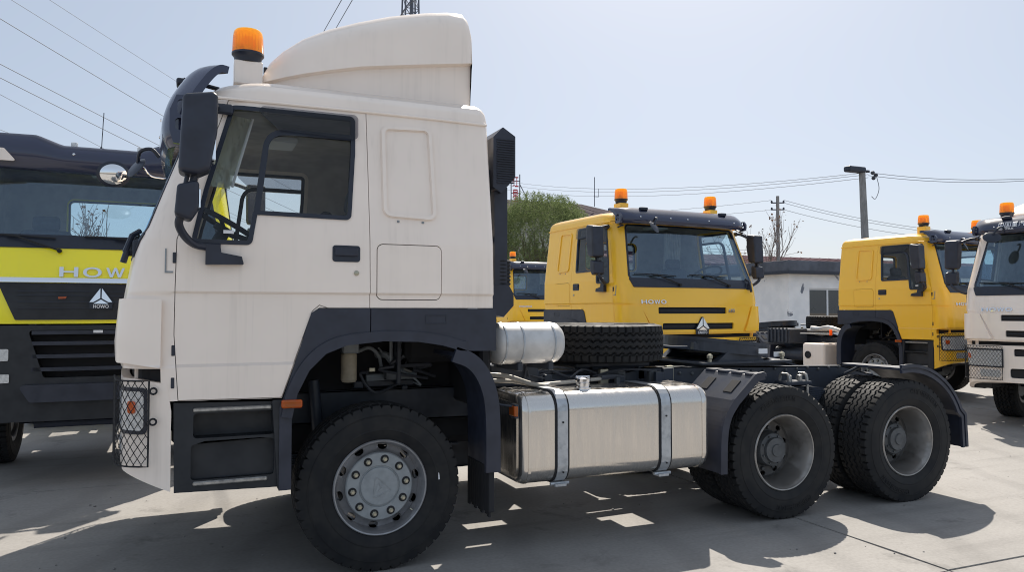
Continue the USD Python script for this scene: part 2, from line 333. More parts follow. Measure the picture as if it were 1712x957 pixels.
def loft(off=0.0, zmin=0.95, zmax=ZT, bumper=None):
    lv = [z for z in ZL if zmin < z < zmax]; lv = [zmin] + lv + [zmax]
    V = []
    for z in lv:
        s = sect(z, off, bumper); zz = z + off * float(np.clip((z - 2.88) / (ZT - 2.88), 0, 1))
        V.append(np.column_stack([s, np.full(len(s), zz)]))
    n = len(V[0]); m = len(V); V = np.vstack(V); Fc = []
    for i in range(m - 1):
        for k in range(n):
            l = (k + 1) % n
            Fc += [(i * n + k, (i + 1) * n + l, i * n + l), (i * n + k, (i + 1) * n + k, (i + 1) * n + l)]
    c0, c1 = V[:n].mean(0), V[-n:].mean(0); V = np.vstack([V, c0, c1])
    for k in range(n):
        l = (k + 1) % n; Fc += [(len(V) - 2, k, l), (len(V) - 1, (m - 1) * n + l, (m - 1) * n + k)]
    t = trimesh.Trimesh(V, Fc, process=False)
    if t.volume < 0: t.invert()
    return Manifold(m3.Mesh(t.vertices.astype(np.float32), t.faces.astype(np.uint32)))
LC = {}
def L(off):
    k = round(off, 4)
    if k not in LC: LC[k] = loft(off)
    return LC[k]
def skin(shape, o1, o0, view, side=0):
    """The layer between the cab surface grown by o1 and by o0, inside a prism seen from the side ('y', side -1, 1 or 0 = both) or from the front ('x') or rear ('r')."""
    if view == 'y':
        c = Manifold()
        for s in ((-1, 1) if side == 0 else (side,)):
            c = c + (prismY(shape, -1.6, -0.7) if s < 0 else prismY(shape, 0.7, 1.6))
    elif view == 'x': c = prismX(shape, -2.2, -0.55)
    else: c = prismX(shape, 0.45, 1.2)
    return (L(o1) - L(o0)) ^ c
def sidey(z, off=0.0): return np.interp(z, *WW.T) + off
def frontx(y, z, off=0.0, bumper=None):
    s = sect(z, off, bumper); h = s[: len(s) // 2 + 1]; o = np.argsort(h[:20, 1]); return float(np.interp(abs(y), h[:20, 1][o], h[:20, 0][o]))
def on_front(mesh, y, z, off=0.004, bumper=None):
    """A flat mesh (x right, y up, z out) bent on to the front of the cab around local (y, z)."""
    t = tm(mesh).copy(); v = t.vertices; yy = y - v[:, 0]; zz = z + v[:, 1]
    t.vertices = np.column_stack([np.array([frontx(a, b, 0, bumper) for a, b in zip(yy, zz)]) - off - v[:, 2], yy, zz]); return t
def flat_poly(pts, d): return tm(ext(Polygon(pts) if not hasattr(pts, 'geom_type') else pts, d))

DOOR = Polygon([(-0.924, 2.872), (-0.11, 2.872), (-0.103, 2.444), (-0.092, 1.55), (-0.40, 1.655), (-0.44, 1.62), (-0.612, 1.112), (-1.172, 1.118), (-1.198, 1.49), (-1.196, 1.723), (-1.19, 2.025), (-1.087, 2.375)])
WIN = rnd([(-0.91, 2.838), (-0.25, 2.838), (-0.181, 2.838), (-0.185, 2.60), (-0.215, 2.178), (-0.761, 2.185), (-0.79, 2.004), (-1.118, 2.004), (-1.052, 2.32)], 0.035)
KEEP = Polygon([(-2, 1.30), (-1.262, 1.30), (-1.255, 1.118), (-0.612, 1.11), (-0.44, 1.615), (-0.40, 1.642), (1.2, 1.642), (1.2, 4), (-2, 4)])
SCREEN = rnd([(-1.10, 2.045), (1.10, 2.045), (0.97, 2.83), (-0.97, 2.83)], 0.06)
REARWIN = rrect(-0.50, 0.50, 2.30, 2.74, 0.06)
HATCH = rrect(-0.053, 0.357, 1.695, 2.035, 0.035)
SLOTS = [rrect(-0.47, 0.72, 1.585, 1.672, 0.015), rrect(-0.60, 0.66, 1.365, 1.455, 0.015)]
SHELL = None
def cab_pieces():
    shell = (L(0.0) - loft(-0.05, 1.0, ZT - 0.0)) ^ prismY(KEEP, -2, 2)
    roof = shell.trim_by_plane([0, 0, 1], 2.882)
    body = shell.trim_by_plane([0, 0, -1], -2.876)
    doors = {}
    cutd = Manifold()
    for s in (-1, 1):
        pr = prismY(DOOR, -1.6, -0.85) if s < 0 else prismY(DOOR, 0.85, 1.6)
        sm = DOOR.buffer(-0.004); ps = prismY(sm, -1.6, -0.85) if s < 0 else prismY(sm, 0.85, 1.6)
        w = prismY(WIN, -1.6, -0.85) if s < 0 else prismY(WIN, 0.85, 1.6)
        doors[s] = (body ^ ps) - w; cutd = cutd + pr
    hs = prismY(HATCH.buffer(0.005), -1.6, -0.85) + prismY(HATCH.buffer(0.005), 0.85, 1.6)
    body = body - cutd - hs - prismX(SCREEN, -2.2, -0.5) - prismX(REARWIN, 0.4, 1.2)
    return body, roof, doors

def ribs(x0, x1, y0, y1, z0, z1): return bx(x0, x1, y0, y1, z0, z1, .003)

def star_emblem(w):
    """Three-facet triangular truck badge: petals, backing."""
    s = w
    pet = [[(-.035, 1.02), (-.035, .52), (-.33, .33), (-.50, .33)], [(.035, 1.02), (.50, .33), (.33, .33), (.035, .52)], [(0, .46), (.27, .29), (.33, .25), (-.33, .25), (-.27, .29)]]
    petals = [flat_poly([(a * s, b * s) for a, b in p], .012) for p in pet]
    back = flat_poly(Polygon([(-.06 * s, 1.05 * s), (.06 * s, 1.05 * s), (.56 * s, .30 * s), (.50 * s, .24 * s), (.50 * s, 0), (-.50 * s, 0), (-.50 * s, .24 * s), (-.56 * s, .30 * s)]), .006)
    return petals, back

# ------------------------------------------------------------------ wheels
TR, TZ = 0.5226, 0.515
def tyre_mesh(seg=300, hi=True):
    prof = [(.285, -.115), (.30, -.128), (.335, -.148), (.358, -.153), (.361, -.1565), (.366, -.1565), (.369, -.1545), (.385, -.157), (.43, -.155), (.447, -.1535), (.449, -.156), (.453, -.156), (.455, -.1525), (.465, -.150), (.488, -.146)]
    s_rows = np.linspace(-.138, .138, 50 if hi else 15)
    th = np.arange(seg) * 2 * np.pi / seg
    rows = []
    def ring(r, h): return np.column_stack([r * np.cos(th), r * np.sin(th), np.broadcast_to(h, th.shape)])
    for r, h in prof: rows.append(ring(np.full(seg, r), h))
    NZ = 50
    f = (th * NZ / (2 * np.pi)) % 1
    tri = np.abs(f - .5) * 4 - 1
    saw = np.clip(tri * 1.6, -1, 1)
    for sv in s_rows:
        crown = TR - .010 * (abs(sv) / .138) ** 3
        d = np.zeros(seg)
        for g in (-.078, -.027, .027, .078):
            d = np.maximum(d, np.where(np.abs(sv - g - .009 * saw) < .0055, .014, 0))
        if abs(sv) > .092: d = np.maximum(d, np.where(np.abs(f - (.5 if sv > 0 else .0)) < .15, .016, 0) if sv > 0 else np.where(np.minimum(f, 1 - f) < .15, .016, 0))
        rows.append(ring(crown - d, sv))
    for r, h in reversed(prof): rows.append(ring(np.full(seg, r), -h))
    n = seg; m = len(rows); V = np.vstack(rows)
    i, k = np.meshgrid(np.arange(m - 1), np.arange(n), indexing='ij'); l = (k + 1) % n
    Q = np.stack([i * n + k, i * n + l, (i + 1) * n + l, (i + 1) * n + k], -1).reshape(-1, 4)
    t = trimesh.Trimesh(V, np.vstack([Q[:, :3], Q[:, [0, 2, 3]]]), process=False)
    return orient(t, '-y')
def wheel_xform(path):
    UsdGeom.Xform.Define(stage, path); return path
def sidewall_text(txt, rad, h0, size, a0, dirn=1):
    """Raised lettering round the sidewall (outside at -y)."""
    out = []; a = a0
    for ch in txt:
        if ch == ' ': a -= .06; continue
        g = meshkit.text_mesh(ch, size, .004); w = g.extents[0]; v = g.vertices.copy()
        ang = a - (v[:, 0] / rad); r = rad + v[:, 1]
        out.append(trimesh.Trimesh(np.column_stack([r * np.cos(ang), -(h0 + v[:, 2]), r * np.sin(ang)]), g.faces, process=False)); a -= (w + size * .28) / rad
    return trimesh.util.concatenate(out)
def front_wheel(path, hi=True, text=True):
    wheel_xform(path); n = 96
    part(path, 'tyre', tyre_mesh(300 if hi else 100, hi), 'rubber', 38, lift=False)
    prof = [(.26, -.13), (.298, -.13), (.298, -.118), (.276, -.10), (.262, -.05), (.262, .06), (.278, .105), (.292, .115), (.299, .122), (.299, .132), (.293, .138), (.286, .136), (.279, .122), (.271, .105), (.268, .06), (.262, .046), (.236, .052), (.218, .068), (.214, .076), (.14, .076), (.14, .060), (.214, .060), (.24, .035), (.25, .02), (.25, -.12), (.26, -.13)]
    rim = lathe(prof, n)
    if rim.volume < 0: rim.invert()
    rimM = Manifold(m3.Mesh(rim.vertices.astype(np.float32), rim.faces.astype(np.uint32)))
    for k in range(10):
        a = 2 * np.pi * (k + .32) / 10
        e = affinity.rotate(affinity.scale(Point(0, 0).buffer(1, quad_segs=6), .021, .031), math.degrees(a)); e = affinity.translate(e, .247 * math.cos(a), .247 * math.sin(a))
        rimM = rimM - ext(e, .12).translate([0, 0, 0.0])
    part(path, 'rim', orient(tm(rimM), '-y'), 'rim', 35, lift=False)
    hub = part(path, 'hub', lathe([(.05, -.1), (.20, -.1), (.20, .06), (.213, .074), (.213, .088), (.207, .094), (.132, .094), (.127, .088), (.122, .089), (.118, .098), (.112, .101), (0, .101)], 64, '-y'), 'hub', 30, lift=False)
    for k in range(10):
        a = 2 * np.pi * (k + .2) / 10; c = np.array([.172 * math.cos(a), .172 * math.sin(a)])
        rc = lathe([(0, .09), (.027, .09), (.027, .0955), (0, .0955)], 20); rc.apply_translation([*c, 0]); part(path, 'nut_recess', orient(rc, '-y'), 'black', 30, lift=False)
        nt = lathe([(0, .09), (.0165, .09), (.0165, .108), (.012, .112), (.010, .112), (.009, .118), (0, .118)], 6); nt.apply_translation([*c, 0]); part(path, 'wheel_nut', orient(nt, '-y'), 'nut', 20, lift=False)
    pet, _ = star_emblem(.085)
    e = tm(pet); 
    outl = flat_poly(Polygon([(-.052, -.045), (.052, -.045), (0, .06)]).buffer(.008).difference(Polygon([(-.052, -.045), (.052, -.045), (0, .06)]).buffer(.004)), .004)
    e.vertices = (e.vertices * [.82, .82, .25]) + [0, -.045, 0]; e = tm([e, outl]); e.apply_transform(trimesh.transformations.rotation_matrix(.35, [0, 0, 1])); e.apply_translation([0, 0, .100])
    part(path, 'badge', orient(e, '-y'), 'hub', 20, lift=False)
    if text: part(path, 'sticker', orient(tm([bx(-.006, .006, -.022, .022, .1535, .156, .001)]).apply_translation([.375, .045, 0]), '-y'), 'label', False, lift=False)
    part(path, 'valve', tube([(.2, -.09, -.16), (.235, -.115, -.185)], .005, 6), 'nut', lift=False)
def rear_wheel(path, hi=True):
    wheel_xform(path); n = 96
    part(path, 'tyre', tyre_mesh(300 if hi else 100, hi), 'rubber', 38, lift=False)
    prof = [(.285, -.13), (.298, -.13), (.298, -.118), (.276, -.10), (.264, -.05), (.264, .06), (.278, .105), (.292, .115), (.299, .122), (.299, .132), (.293, .138), (.286, .136), (.278, .118), (.262, .095), (.254, .05), (.246, .03), (.240, -.02), (.236, -.065), (.222, -.088), (.185, -.098), (.10, -.098), (.10, -.108), (.19, -.108), (.235, -.10), (.25, -.06), (.27, -.11), (.285, -.13)]
    rim = lathe(prof, n)
    if rim.volume < 0: rim.invert()
    rimM = Manifold(m3.Mesh(rim.vertices.astype(np.float32), rim.faces.astype(np.uint32)))
    for k in range(10):
        a = 2 * np.pi * (k + .32) / 10
        e = affinity.rotate(affinity.scale(Point(0, 0).buffer(1, quad_segs=6), .018, .026), math.degrees(a)); e = affinity.translate(e, .203 * math.cos(a), .203 * math.sin(a))
        rimM = rimM - ext(e, .1).translate([0, 0, -.15])
    cutc = Manifold.cylinder(.1, .232, .232, 64).translate([0, 0, -.13])
    part(path, 'rim', orient(tm(rimM - cutc), '-y'), 'rimdish', 35, lift=False)
    part(path, 'wheel_disc', orient(tm(rimM ^ cutc), '-y'), 'disc', 35, lift=False)
    part(path, 'hub', lathe([(.05, -.14), (.15, -.14), (.15, -.085), (.142, -.08), (.138, -.03), (.128, .0), (.10, .01), (.095, .035), (.05, .04), (.045, .05), (0, .05)], 48, '-y'), 'darkhub', 30, lift=False)
    for k in range(10):
        a = 2 * np.pi * (k + .2) / 10
        nt = lathe([(0, -.1), (.016, -.1), (.016, -.075), (0, -.07)], 6); nt.apply_translation([.167 * math.cos(a), .167 * math.sin(a), 0]); part(path, 'wheel_nut', orient(nt, '-y'), 'darkhub', 20, lift=False)
    for k in range(8):
        a = 2 * np.pi * (k + .5) / 8
        nt = lathe([(0, .0), (.008, .0), (.008, .018), (0, .018)], 6); nt.apply_translation([.112 * math.cos(a), .112 * math.sin(a), 0]); part(path, 'hub_bolt', orient(nt, '-y'), 'darkhub', 20, lift=False)
    for a_ in (2.2, 5.3): part(path, 'lettering', sidewall_text('CHENGSHAN', .405, .1545, .036, a_), 'rubber', False, lift=False)

# ------------------------------------------------------------------ truck builder
def beacon(T, x, y, z, mat_bracket, h=.11):
    b = part(T, 'beacon_bracket', [bx(x - .085, x + .085, y - .07, y + .07, z, z + h, .006)], mat_bracket)
    bb = part(T, 'beacon', moved(lathe([(0, 0), (.078, 0), (.082, .02), (.085, .035), (.098, .05), (.098, .062), (0, .062)], 32), (x, y, z + h)), 'trim', label='amber rotating beacon on its dark base')
    prof = [(.096, .062), (.0955, .075), (.091, .17), (.087, .195), (.078, .207), (.05, .212), (0, .213), (0, .208), (.05, .207), (.075, .203), (.083, .19), (.087, .165), (.091, .075), (.090, .062)]
    part(bb, 'lens', moved(lathe(prof, 40), (x, y, z + h)), 'amber')
    part(bb, 'reflector', moved(tm([lathe([(0, .07), (.03, .07), (.03, .17), (0, .17)], 16), bx(-.045, .045, .028, .034, .08, .17, .002)]), (x, y, z + h)), 'orange')
    rings = []
    for k in range(28):
        a = 2 * np.pi * k / 28; rings.append(tube([(x + .093 * math.cos(a), y + .093 * math.sin(a), z + h + .075), (x + .089 * math.cos(a), y + .089 * math.sin(a), z + h + .165)], .0022, 4))
    part(bb, 'lens_rib', tm(rings), 'amber', label='fine vertical ribs of the beacon lens')

def side_mirror(T, s):
    """Main mirror, kerb mirror and the arm that carries them; s = -1 left, 1 right."""
    fl = (lambda m: tm(m)) if s < 0 else mirror_y
    def shell(pts, y0, y1, r):
        sp = trimesh.creation.icosphere(subdivisions=2, radius=r).vertices; q = []
        for x, z in pts:
            for y in (y0 + r, y1 - r): q.append(sp + [x, y, z])
        return tm(Manifold.hull_points(np.vstack(q)))
    mi = part(T, 'mirror', fl(shell([(-1.135, 2.752), (-1.02, 2.772), (-1.02, 2.60), (-1.052, 2.40), (-1.09, 2.38), (-1.152, 2.385)], -1.56, -1.37, .03)), 'dark', label='tall outside mirror')
    part(mi, 'mirror_face', fl(bx(-1.022, -0.998, -1.535, -1.395, 2.43, 2.76, .01)), 'mirror')
    mk = part(T, 'mirror', fl(shell([(-1.165, 2.275), (-1.10, 2.295), (-1.10, 2.18), (-1.13, 2.13), (-1.175, 2.145)], -1.55, -1.38, .022)), 'dark', label='small kerb mirror below the tall one')
    part(mk, 'mirror_face', fl(bx(-1.090, -1.070, -1.52, -1.41, 2.17, 2.28, .008)), 'mirror')
    arms = [tube(curve([(-1.165, -1.47, 2.14), (-1.176, -1.45, 2.09), (-1.15, -1.39, 2.035), (-1.10, -1.32, 1.995), (-1.03, -1.275, 1.985), (-0.96, -1.27, 1.984)], 6), .022, 10),
           tube([(-1.09, -1.46, 2.40), (-1.12, -1.46, 2.28)], .018, 8), tube([(-1.13, -1.46, 2.40), (-1.15, -1.46, 2.28)], .012, 8),
           tube(curve([(-0.985, -1.17, 2.80), (-1.0, -1.24, 2.80), (-1.01, -1.34, 2.77), (-1.05, -1.44, 2.72)], 5), .021, 10), bx(-1.0, -0.90, -1.20, -1.165, 2.772, 2.832, .01)]
    arm = part(T, 'mirror_arm', fl(arms[0]), 'dark')
    for a_ in arms[1:3]: part(arm, 'mirror_post', fl(a_), 'dark')
    part(T, 'upper_mirror_arm', fl(tm(arms[3:])), 'dark')
    foot = prismY(Polygon([(-1.035, 1.995), (-0.965, 1.995), (-0.96, 1.95), (-0.85, 1.93), (-0.84, 1.893), (-1.035, 1.888)]).buffer(.004), -1.30, -1.247)
    part(T, 'mirror_foot', fl(tm(foot)), 'dark')

def visor_a(T, zb=2.585, dx=.045):
    """Dark sun visor: a curved blade across the top of the windscreen with wings at both ends."""
    prof = np.array([(-1.315, 2.585), (-1.345, 2.66), (-1.345, 2.76), (-1.315, 2.87), (-1.265, 2.965), (-1.205, 3.05), (-1.15, 3.09), (-1.10, 3.085)])
    prof[:, 0] += dx; kz = (3.06 - zb) / (3.06 - 2.585); prof[:, 1] = 3.06 - (3.06 - prof[:, 1]) * kz
    prof = curve(np.column_stack([prof[:, 0], np.zeros(len(prof)), prof[:, 1]]), 4)[:, [0, 2]]
    ny = 41; ys = np.linspace(-1.14, 1.14, ny); th = .045
    d = np.gradient(prof, axis=0); nr = np.column_stack([d[:, 1], -d[:, 0]]); nr /= np.linalg.norm(nr, axis=1, keepdims=True)
    inner = prof + nr * th
    def bend(y): return .055 * (abs(y) / 1.14) ** 2 + .10 * max(0, (abs(y) - .95) / .19) ** 2
    ring = np.vstack([prof, inner[::-1]]); n = len(ring); V = []
    for y in ys:
        sc = 1 - .03 * max(0, (abs(y) - .8) / .34) ** 2
        V.append(np.column_stack([ring[:, 0] + bend(y) - .02, np.full(n, y), zb + (ring[:, 1] - zb) * sc]))
    V = np.vstack(V); Fc = []
    for i in range(ny - 1):
        for k in range(n):
            l = (k + 1) % n; Fc += [(i * n + k, i * n + l, (i + 1) * n + l), (i * n + k, (i + 1) * n + l, (i + 1) * n + k)]
    for b in (0, (ny - 1) * n):
        for k in range(len(prof) - 1):
            q = (b + k, b + k + 1, b + n - 2 - k, b + n - 1 - k)
            Fc += [(q[0], q[1], q[2]), (q[0], q[2], q[3])] if b else [(q[0], q[2], q[1]), (q[0], q[3], q[2])]
    t = trimesh.Trimesh(V, Fc, process=False); t.fix_normals()
    v = part(T, 'sun_visor', t, 'visor', 40)
    for s in (-1, 1):
        wing = Polygon([(-1.245, 2.59), (-1.265, 2.66), (-1.265, 2.78), (-1.23, 2.87), (-1.15, 2.87), (-1.13, 2.72), (-1.165, 2.58)])
        holes = rrect(-1.225, -1.165, 2.755, 2.845, .02).union(rrect(-1.235, -1.16, 2.665, 2.735, .02))
        wing = affinity.translate(wing.difference(holes), dx * .6, 0); wing = affinity.scale(wing, 1, kz, origin=(0, 3.06))
        y0 = 1.115 if s > 0 else -1.15
        part(v, 'visor_wing', prismY(wing, y0, y0 + .035), 'visor')
        for q0, q1, rr_ in (((-1.20, s * 1.08, 2.80), (-1.05, s * 1.10, 2.86), .012), ((-1.17, s * .9, 3.03), (-0.97, s * .93, 2.985), .014), ((-1.20, s * 1.1, 2.80 if zb > 2.7 else 2.66), (-1.13, s * 1.12, 2.78 if zb > 2.7 else 2.62), .01)):
            part(v, 'visor_bracket', tube([q0, q1], rr_, 8), 'trim')
    for s in (-1, 1):
        part(v, 'clearance_lamp', moved(rbox(-.035, .035, -.06, .06, -.022, .022, .015), (-1.225 + dx, s * .72, 3.055)), 'trim')
    for y in (-.85, -.35, .05, .35, .85):
        part(v, 'visor_screw', moved(lathe([(0, 0), (.012, 0), (.009, .006), (0, .008)], 10, '-y'), (0, 0, 0)).apply_transform(trimesh.transformations.rotation_matrix(-np.pi / 2, [0, 0, 1])).apply_translation([-1.347 + dx + .055 * (abs(y) / 1.14) ** 2 - .02, y, 3.06 - .28 * kz]), 'chrome')
    # round down-view mirror on the right front corner
    dm = lathe([(0, -.02), (.05, -.018), (.085, -.006), (.092, .0), (.085, .006), (0, .012)], 28); dm.vertices = dm.vertices * [1, 1.25, 1]
    dm.apply_transform(trimesh.transformations.rotation_matrix(2.1, [0, 1, 0])); dm.apply_transform(trimesh.transformations.rotation_matrix(.5, [0, 0, 1])); dm.apply_translation([-1.53, .80, 2.76])
    d_ = part(T, 'down_view_mirror', dm, 'trim')
    part(d_, 'mirror_stalk', tube(curve([(-1.36, .70, 2.84), (-1.42, .70, 2.90), (-1.50, .74, 2.88), (-1.52, .79, 2.80)], 5), .014, 8), 'trim')

def guard(T, s, y_in, zlo, zhi, xr_, big):
    """Wire-mesh headlamp guard wrapped round the bumper corner."""
    o = sect(1.0, .035, -1.482); h = o[: len(o) // 2 + 1]; h = h[np.argsort(-h[:, 1])] if False else h
    pts = h[(h[:, 1] > y_in) & (h[:, 0] < xr_ + .25)]
    # arc-length curve from the inner front point to the side point
    dense = []
    for a, b in zip(h[:-1], h[1:]):
        for t in np.linspace(0, 1, 12, endpoint=False): dense.append(a + (b - a) * t)
    dense = np.array(dense); dense = dense[(dense[:, 1] > y_in) & (dense[:, 0] < xr_)]
    sl = np.concatenate([[0], np.cumsum(np.linalg.norm(np.diff(dense, axis=0), axis=1))]); Ls = sl[-1]
    def P(a, z): return np.array([np.interp(a, sl, dense[:, 0]), s * np.interp(a, sl, dense[:, 1]), z])
    fr = [P(a, zlo) for a in np.linspace(0, Ls, 14)] + [P(Ls, z) for z in np.linspace(zlo, zhi, 5)[1:]] + [P(a, zhi) for a in np.linspace(Ls, 0, 14)[1:]] + [P(0, z) for z in np.linspace(zhi, zlo, 5)[1:-1]]
    g = part(T, 'lamp_guard', tube(np.array(fr), .005, 6, closed=True), 'black', label='wire mesh guard over the headlamp')
    pitch = .044; wires = []
    H = zhi - zlo; k = 1.45
    for sg in (1, -1):
        c = -H / k - Ls
        while c < Ls + H / k:
            seg = []
            for t in np.linspace(0, 1, 25):
                z = zlo + H * t; a = c + sg * (H * t) / k if sg > 0 else c + H / k - (H * t) / k
                if 0 <= a <= Ls: seg.append(P(a, z))
            if len(seg) > 1: wires.append(tube(np.array(seg), .0023, 5))
            c += pitch
    part(g, 'guard_wire', tm(wires), 'black', label='crossed diagonal wires of the guard')
    for z in (zlo + H * .52, zhi - H * .12):
        q = P(Ls, z); part(g, 'guard_lug', tube(np.array([q + [.022 + .017 * math.cos(a), 0, .017 * math.sin(a)] for a in np.linspace(0, 2 * np.pi, 12, endpoint=False)]), .006, 6, closed=True), 'black')

def cab(T, paint, style, lettering='HOWO', guard_on=True, visor_low=2.83, film=False):
    body, roof, doors = cab_pieces()
    if style == 'A':
        for sl in SLOTS: body = body - prismX(sl, -2.2, -1.2)
    b = part(T, 'cab_body', body, paint, 28)
    part(T, 'roof', roof, paint, 34)
    part(T, 'cab_lining', (L(-0.052) - loft(-0.075, 1.0, ZT)) ^ prismY(Polygon([(-1.30, 1.31), (.68, 1.66), (.68, 3.0), (-.9, 3.0), (-1.30, 2.1)]), -1.3, 1.3).translate([0, 0, 0]) - prismY(WIN.buffer(.03), -1.6, 1.6) - prismX(SCREEN.buffer(.05), -2.2, -.55) - prismX(REARWIN.buffer(.02), .4, 1.2), 'interior', 30)
    for s in (-1, 1):
        d = part(T, 'door', doors[s], paint, 28, label='left door' if s < 0 else 'right door')
        part(d, 'window_frame', skin(WIN.difference(WIN.buffer(-.026)), .007, -.03, 'y', s), 'trim')
        part(d, 'window_glass', skin(WIN.buffer(-.006), -.012, -.017, 'y', s), 'glass')
        bar = LineString(curve([(-0.185, 0, 2.70), (-0.55, 0, 2.70), (-0.655, 0, 2.685), (-0.705, 0, 2.63), (-0.722, 0, 2.53), (-0.765, 0, 2.185)], 6)[:, [0, 2]]).buffer(.017, cap_style=2)
        part(d, 'slide_frame', skin(bar, .004, -.025, 'y', s), 'trim')
        part(d, 'rain_visor', skin(rnd([(-0.64, 2.705), (-0.168, 2.685), (-0.165, 2.845), (-0.80, 2.845)], .03), .024, .019, 'y', s), 'smoke')
        hd = skin(rrect(-0.328, -0.161, 1.921, 2.021, .018), .004, -.01, 'y', s); part(d, 'handle_recess', hd, 'trim')
        y0 = sidey(1.97) + .004
        pull = rbox(-0.316, -0.173, -.012, .012, 1.955, 2.008, .010); part(d, 'door_handle', moved(pull, (0, s * y0, 0)), 'dark')
        lk = lathe([(0, 0), (.016, 0), (.016, .004), (.009, .007), (0, .007)], 20, '-y'); lk = moved(lk, (-0.182, 0, 1.854)); lk.vertices[:, 1] -= sidey(1.854)
        part(d, 'lock', lk if s < 0 else mirror_y(lk), 'nut')
        part(d, 'sticker', moved(bx(-.945, -.888, -.001, .001, 2.068, 2.088, .0004), (0, s * (sidey(2.08) - .008), 0)), 'label')
        part(d, 'door_lining', skin(Polygon([(-1.13, 1.35), (-.15, 1.66), (-.13, 2.165), (-.785, 2.165), (-.80, 1.99), (-1.15, 1.99)]), -.053, -.075, 'y', s), 'interior')
        # locker hatch and stamped panel on the sleeper side
        hp = part(T, 'locker_hatch', skin(HATCH, .002, -.03, 'y', s), paint, 28)
        part(hp, 'hatch_seal', skin(HATCH.buffer(.004), -.02, -.05, 'y', s), 'black')
        pr = rnd([(-0.02, 2.80), (0.313, 2.815), (0.333, 2.20), (-0.015, 2.215)], .055)
        ring_ = (skin(pr.buffer(.004).difference(pr.buffer(-.030)), .006, -.01, 'y', s) + skin(pr.buffer(-.002).difference(pr.buffer(-.024)), .013, -.01, 'y', s)); part(T, 'stamped_panel', ring_, paint, 30)
        for xx in (.08, .24): part(T, 'drain_clip', moved(bx(xx - .008, xx + .008, -.006, .006, 2.178, 2.192, .002), (0, s * sidey(2.185), 0)), 'hub')
        # gutter
        gp = [(-1.02, s * (sidey(2.88) + .004), 2.872), (-0.5, s * (sidey(2.88) + .004), 2.876), (0.2, s * (sidey(2.88) + .004), 2.878), (.70, s * (sidey(2.88) + .004), 2.872)]
        part(T, 'roof_gutter', tube(curve(gp, 4), .010, 8), paint)
        # hinge strip between front panel and door
        part(T, 'hinge_cover', skin(sbox(-1.248, 1.84, -1.240, 1.972).union(sbox(-1.248, 1.835, -1.205, 1.845)), .004, -.02, 'y', s), 'hub')
        for z in (1.92, 1.40, 1.22): part(T, 'door_hinge', moved(bx(-1.208, -1.190, -.008, .008, z - .03, z + .03, .003), (0, s * (sidey(z) - .004), 0)), 'trim')
        # corner deflector panel
        side = rnd([(-1.75, 1.335), (-1.44, 1.332), (-1.262, 1.305), (-1.260, 1.685), (-1.44, 1.69), (-1.75, 1.69)], .012)
        if style == 'A':
            fr = Polygon([(-2, 1.25), (-.80, 1.25), (-1.0, 1.70), (-2, 1.70)]) if s < 0 else Polygon([(.80, 1.25), (2, 1.25), (2, 1.70), (1.0, 1.70)])
            cp = (L(.030) - L(-.005)) ^ prismY(side, -1.7 if s < 0 else .3, -.3 if s < 0 else 1.7) ^ prismX(fr, -2.2, -1.0)
            part(T, 'corner_panel', cp, paint, 30)
        # sill under windscreen / wiper pivots
    part(T, 'windscreen', skin(SCREEN.buffer(-.004), .0, -.006, 'x'), 'screen', 40)
    part(T, 'windscreen_seal', skin(SCREEN.buffer(.010).difference(SCREEN.buffer(-.014)), .004, -.03, 'x'), 'trim', 40)
    cz_ = 1.945 if style == 'A' else 2.01
    part(T, 'cowl_panel', skin(rnd([(-1.06, cz_), (1.06, cz_), (1.11, cz_ + .13), (-1.11, cz_ + .13)], .02), .007, -.02, 'x'), 'trim', 40)
    part(T, 'rear_window', skin(REARWIN, -.015, -.021, 'r'), 'glass')
    part(T, 'rear_window_seal', skin(REARWIN.buffer(.02).difference(REARWIN.buffer(-.02)), .006, -.03, 'r'), 'trim')
    # wipers
    for y0, y1 in ((.62, 1.0), (-.28, .22)) if True else ():
        w = []
        a, c_, e = (y0, 2.03), (y0 + .28, 2.12), (y0 + .28, 2.12)
        def fp(y, z, off): return (frontx(y, z) - off, y, z)
        w.append(tube([fp(y0 - .30, 1.99, .03), fp(y0 - .12, 2.05, .045), fp(y0 + .05, 2.115, .05), fp(y0 + .14, 2.125, .04)], .010, 6))
        bl = [fp(y, 2.095 + .035 * math.sin((y - y0 + .4) * 2), .026) for y in np.linspace(y0 - .26, y0 + .40, 9)]
        w.append(tube(bl, .008, 6)); w.append(moved(lathe([(0, 0), (.02, 0), (.02, .05), (0, .055)], 12, '-y').apply_transform(trimesh.transformations.rotation_matrix(-np.pi / 2, [0, 0, 1])), fp(y0 - .30, 1.985, -.01)))
        part(T, 'wiper', tm(w), 'black')
    part(T, 'wiper_link', tm([rbox(-.04, .04, -.05, .05, -.05, .05, .012).apply_translation([frontx(-1.0, 1.98) + .02, -1.0, 1.98]), tube([(frontx(-1.0, 1.98) - .06, -1.0, 1.96), (frontx(-1.0, 2.05) - .05, -.99, 2.06), (frontx(-.95, 2.08) - .02, -.95, 2.09)], .016, 8), tube([(frontx(-1.0, 1.9) - .05, -1.0, 1.90), (frontx(-1, 1.98) - .05, -1.0, 1.97)], .018, 8)]), 'trim')
    # interior
    part(T, 'dashboard', tm([bx(-1.36, -.90, -1.17, 1.17, 1.55, 1.96, .05), bx(-1.22, -.88, -.95, -.25, 1.75, 2.06, .05), bx(-1.20, -.80, -.12, .35, 1.60, 2.0, .05)]), 'seat')
    part(T, 'cab_floor', bx(-1.30, .70, -1.18, 1.18, 1.645, 1.69, .004), 'interior')
